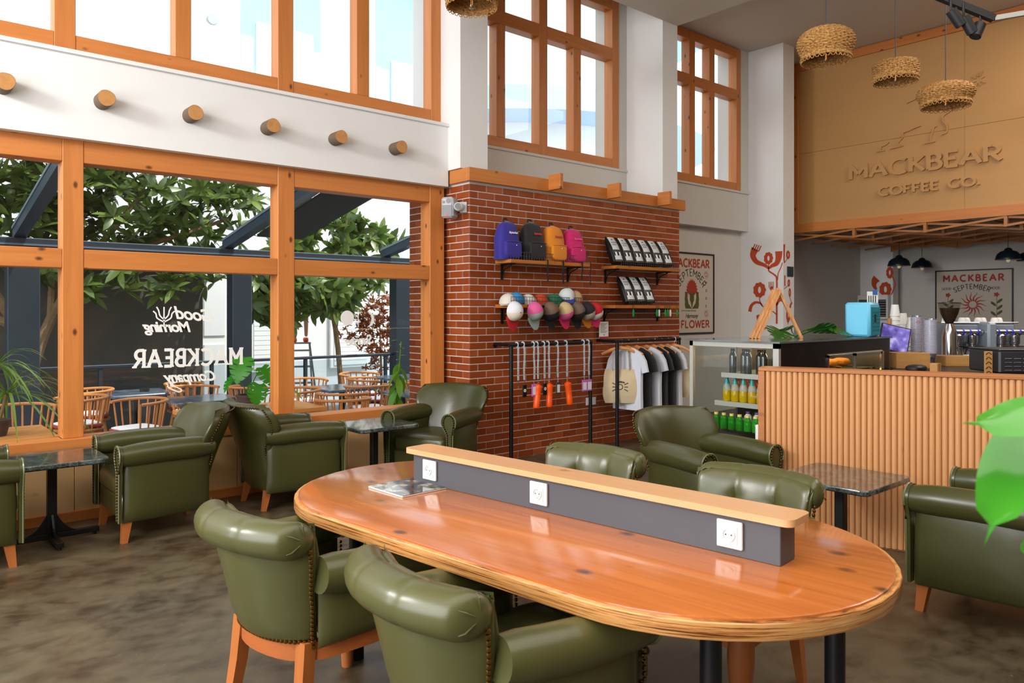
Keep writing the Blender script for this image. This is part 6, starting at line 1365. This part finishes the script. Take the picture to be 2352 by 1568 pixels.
# long leaved plant, monstera and climber in pots outside the glass
potm = mat('terracotta_dark', '4a3a34', .7)
def pot(parent, r=.11, h=.16): MB().lathe([(0, 0), (r*.75, 0), (r, h-.02), (r*1.06, h-.02), (r*1.06, h), (r*.93, h), (r*.9, h-.03), (0, h-.03)], 20).build('pot', potm, parent, smooth=40)
dp = thing('dracaena_plant', 'long arching strap leaved potted plant at the photo left', 'plant', (.78, 6.80, TZ + .721)); pot(dp, .10, .12); drm = leafmat('dracaena_green', '4d7a1c', '7f9a35', .35, .35); rnd = random.Random(4)
for st, (x, y, z) in enumerate(((0, 0, .50), (.08, .03, .30))):
    MB().tube([(x*.3, y*.3, .10), (x, y, z)], .012, 8).build('stem', barkm, dp)
    for k in range(34):
        a = rnd.uniform(0, 6.28); L = rnd.uniform(.36, .62); e = rnd.uniform(.2, 1.25); pts = []
        for i in range(8):
            t = i/7; rr = L*t*math.cos(e)*(1.15) ; pts.append((x + rr*math.cos(a), y + rr*math.sin(a), z + L*t*math.sin(e) - L*1.15*t*t*(.55 + .3*(1.3-e))))
        b = MB(); sd = V((-math.sin(a), math.cos(a), 0))
        for i, p in enumerate(pts): w = .011*math.sin(math.pi*min(.97, .12 + .85*i/7)); b.v += [V(p) - sd*w, V(p) + V((0, 0, -.002)), V(p) + sd*w]
        for i in range(7): k3 = 3*i; b.f += [(k3, k3+1, k3+4, k3+3), (k3+1, k3+2, k3+5, k3+4)]
        b.build('leaf', drm, dp, smooth=80, recalc=False)
ms = thing('monstera_plant', 'potted monstera with large slotted leaves behind the armchair backs', 'plant', (2.78, 7.0, TZ + .721)); pot(ms, .11, .15); brg = leafmat('monstera_bright', '2f8a10', '4ca81c', .28, .45)
for k, (x, y, z, sc, rx, ry, rz) in enumerate(((-.06, -.05, .50, .26, 62, 10, -40), (.10, -.06, .40, .24, 50, -15, 20), (.22, -.03, .30, .22, 35, 20, 60), (.28, -.10, .22, .24, 55, 0, 40), (.05, -.12, .25, .22, 60, 15, -15), (-.12, .04, .34, .20, 45, -10, -80), (.38, -.06, .20, .20, 40, 10, 70))):
    monstera_leaf(sc, .18, 5, k+10).build('leaf', brg, ms, smooth=60, loc=(x, y, z), rot=(R(rx), R(ry), R(rz))); MB().tube(smooth([(0, 0, .12), (x*.4, y*.4, z*.7), (x, y, z)], 4), .005, 6).build('stalk', brg, ms)
cl = thing('climbing_plant', 'upright leafy plant at the glass beside the brick pier', 'plant', (4.12, 6.60, TZ)); pot(cl, .14, .3); clm = leafmat('climber_green', '3f8a1a', '86a838', .35, .45); rnd = random.Random(8)
MB().tube(smooth([(0, 0, .28), (.02, 0, .7), (.06, .0, 1.1), (.08, 0, 1.34)], 4), .008, 6).build('stem', clm, cl)
for k in range(20):
    t = k/19; z = .62 + .72*t; a = k*2.4; L = (.20 if z < 1.15 else .09)*rnd.uniform(.8, 1.15); o = leaf_strip(L, L*.19, 6, .5, .2).build('leaf', clm, cl, smooth=80, recalc=False)
    o.matrix_local = T(.05*t + .02, 0, z) @ Matrix.Rotation(a, 4, 'Z') @ Matrix.Rotation(R(-35 if z < 1.15 else 30), 4, 'X')
# ladder with a person on it
ld = thing('step_ladder', 'aluminium step ladder with a person on it beyond the balustrade', 'ladder', (6.0, 12.75, -.3), R(-20)); al2 = mat('ladder_aluminium', '8b949b', .4, .6)
for s in (-1, 1):
    MB().tube([(s*.27, -.42, 0), (s*.16, 0, 1.22)], .022, 4).build('rail', al2, ld); MB().tube([(s*.27, .42, 0), (s*.16, .03, 1.22)], .02, 4).build('rear_rail', al2, ld)
for k in range(4): z = .26 + .28*k; w = lerp(.27, .16, z/1.22); y = lerp(-.42, 0, z/1.22); MB().box(-w, w, y-.05, y+.04, z-.015, z+.015).build('step', al2, ld)
MB().box(-.18, .18, -.08, .08, 1.215, 1.245, .005).build('top_step', al2, ld); MB().tube([(-.24, .36, .25), (.24, .36, .25)], .012, 6).build('brace', al2, ld)
def person(loc, rz):
    p = thing('person', 'person in dark shorts and orange shoes standing on the step ladder', 'person', loc, rz)
    sk = [((0, 0, .88), .14), ((0, 0, 1.05), .135), ((0, .01, 1.25), .155), ((0, .01, 1.40), .14), ((0, 0, 1.48), .06), ((0, -.02, 1.56), .075), ((0, -.02, 1.66), .09), ((0, -.01, 1.73), .06),
          ((-.09, 0, .85), .095), ((-.10, -.02, .50), .06), ((-.10, .0, .32), .05), ((-.10, .02, .09), .036), ((.09, 0, .85), .095), ((.10, -.03, .50), .06), ((.10, .0, .32), .05), ((.10, .02, .09), .036),
          ((-.18, 0, 1.40), .055), ((-.24, -.06, 1.16), .042), ((-.18, -.26, 1.08), .03), ((-.16, -.34, 1.08), .025), ((.18, 0, 1.40), .055), ((.24, -.06, 1.20), .042), ((.20, -.26, 1.22), .03), ((.18, -.34, 1.23), .025)]
    ed = [(0, 1), (1, 2), (2, 3), (3, 4), (4, 5), (5, 6), (6, 7), (0, 8), (8, 9), (9, 10), (10, 11), (0, 12), (12, 13), (13, 14), (14, 15), (3, 16), (16, 17), (17, 18), (18, 19), (3, 20), (20, 21), (21, 22), (22, 23)]
    me = bpy.data.meshes.new('body'); me.from_pydata([q[0] for q in sk], ed, []); o = obj('body', me, p); md = o.modifiers.new('skin', 'SKIN')
    for i, q in enumerate(sk): me.skin_vertices[0].data[i].radius = (q[1], q[1]*.85)
    me.skin_vertices[0].data[0].use_root = True; o.modifiers.new('sub', 'SUBSURF').levels = 2; o.modifiers['sub'].render_levels = 2
    me.materials.append(mat('skin', 'b98468', .55, sub=.1))
    clo = mat('dark_clothing', '23272d', .8)
    MB().lathe([(.165, .95), (.168, 1.1), (.19, 1.28), (.18, 1.42), (.08, 1.49)], 20).xf(Matrix.Scale(.78, 4, (0, 1, 0))).build('shirt', clo, p, smooth=True)
    for s in (-1, 1): MB().tube([(s*.09, 0, .97), (s*.095, -.01, .80), (s*.10, -.015, .55)], [.105, .108, .095], 14).build('shorts_leg', clo, p, smooth=True); MB().sup((s*.10, -.05, .04), (.045, .13, .042), .6, 16, 8).build('shoe', mat('orange_shoe', 'd9481c', .5), p, smooth=True); MB().tube([(s*.19, 0, 1.42), (s*.235, -.05, 1.24)], [.075, .065], 12).build('sleeve', clo, p, smooth=True)
    MB().sup((0, .01, 1.69), (.093, .105, .09), .9, 16, 10).build('hair', mat('hair_dark', '1d1612', .6), p, smooth=True)
    for s in (-1, 1): MB().sup((s*.033, -.085, 1.655), (.011, .008, .009), 1, 8, 6).build('eye', capk, p); MB().sup((s*.085, -.01, 1.64), (.012, .022, .03), 1, 8, 6).build('ear', MATS['skin'], p)
    MB().sup((0, -.105, 1.63), (.012, .018, .022), 1, 8, 6).build('nose', MATS['skin'], p); MB().box(-.025, .025, -.093, -.086, 1.585, 1.592).build('mouth', mat('lips', '8a4a40', .5), p)
    for s in (-1, 1):
        hx, hy, hz = (-.16, -.36, 1.08) if s < 0 else (.18, -.36, 1.23); h = MB().sup((hx, hy-.01, hz), (.035, .045, .016), .7, 12, 8)
        for k in range(4): h.tube([(hx - .026 + .017*k, hy-.045, hz), (hx - .028 + .018*k, hy-.085 - .008*(k in (1, 2)), hz-.01), (hx - .028 + .018*k, hy-.10 - .01*(k in (1, 2)), hz-.03)], [.009, .008, .006], 6)
        h.tube([(hx - s*.03, hy, hz), (hx - s*.05, hy-.03, hz-.005), (hx - s*.048, hy-.055, hz-.012)], [.010, .009, .007], 6); h.build('hand', MATS['skin'], p, smooth=True)
person((6.0, 12.75, .946), R(160))
# ================================================================ foreground plant at the right edge
fgp = thing('houseplant', 'bright green houseplant leaves close to the camera at the right edge', 'plant', (1.40, .28, 0), R(-40.753)); nearm = leafmat('near_leaf', '3c9a22', '5cb03c', .13, .35)
pot(fgp, .16, .30)
# local x = to the right, y = away, z = up ; leaves hang left of the stems
def near_leaf(base, tip, side, w, curl, tail=0):
    base, tip, side = V(base), V(tip), V(side).normalized(); d = tip - base; nrm = d.cross(side).normalized(); n = 18; b = MB()
    for i in range(n+1):
        t = i/n; ww = w*(math.sin(math.pi*min(1, .10 + .90*t**.9))**.8) if t < .84 else w*.09*(1 - (t-.84)/.16) + w*.9*max(0, (.90-t)/.06)**2*.45
        c = base + d*t + nrm*(curl*math.sin(math.pi*t))
        for q in (-1, -.5, 0, .5, 1): b.v.append(c + side*(ww*q) + nrm*(.16*ww*abs(q) + (.003*math.sin(t*9)*q*q)))
    for i in range(n):
        for k in range(4): b.f.append((5*i+k, 5*i+k+1, 5*i+k+6, 5*i+k+5))
    return b
near_leaf((-.15, -.17, 1.402), (-.344, -.226, 1.368), (.15, .85, .30), .048, .010).build('leaf', nearm, fgp, smooth=80, recalc=False)
near_leaf((-.14, -.06, 1.348), (-.366, -.30, 1.243), (.85, -.40, -.12), .040, .010).build('leaf', nearm, fgp, smooth=80, recalc=False)
near_leaf((-.06, -.05, 1.25), (.16, -.02, 1.10), (.2, .9, .2), .07, .02).build('leaf', nearm, fgp, smooth=80, recalc=False); near_leaf((.02, .10, 1.2), (.12, .30, 1.05), (.9, -.2, .2), .07, .02).build('leaf', nearm, fgp, smooth=80, recalc=False)
for pts in ([(0, 0, .28), (-.04, -.06, .9), (-.12, -.13, 1.30), (-.17, -.17, 1.388)], [(0, 0, .28), (-.05, -.06, .85), (-.12, -.08, 1.28), (-.15, -.06, 1.360)], [(0, 0, .28), (-.01, 0, .8), (-.06, -.05, 1.25)], [(0, 0, .28), (.01, .02, .8), (.02, .10, 1.2)]): MB().tube(smooth(pts, 5), .006, 8).build('stalk', nearm, fgp, smooth=True)
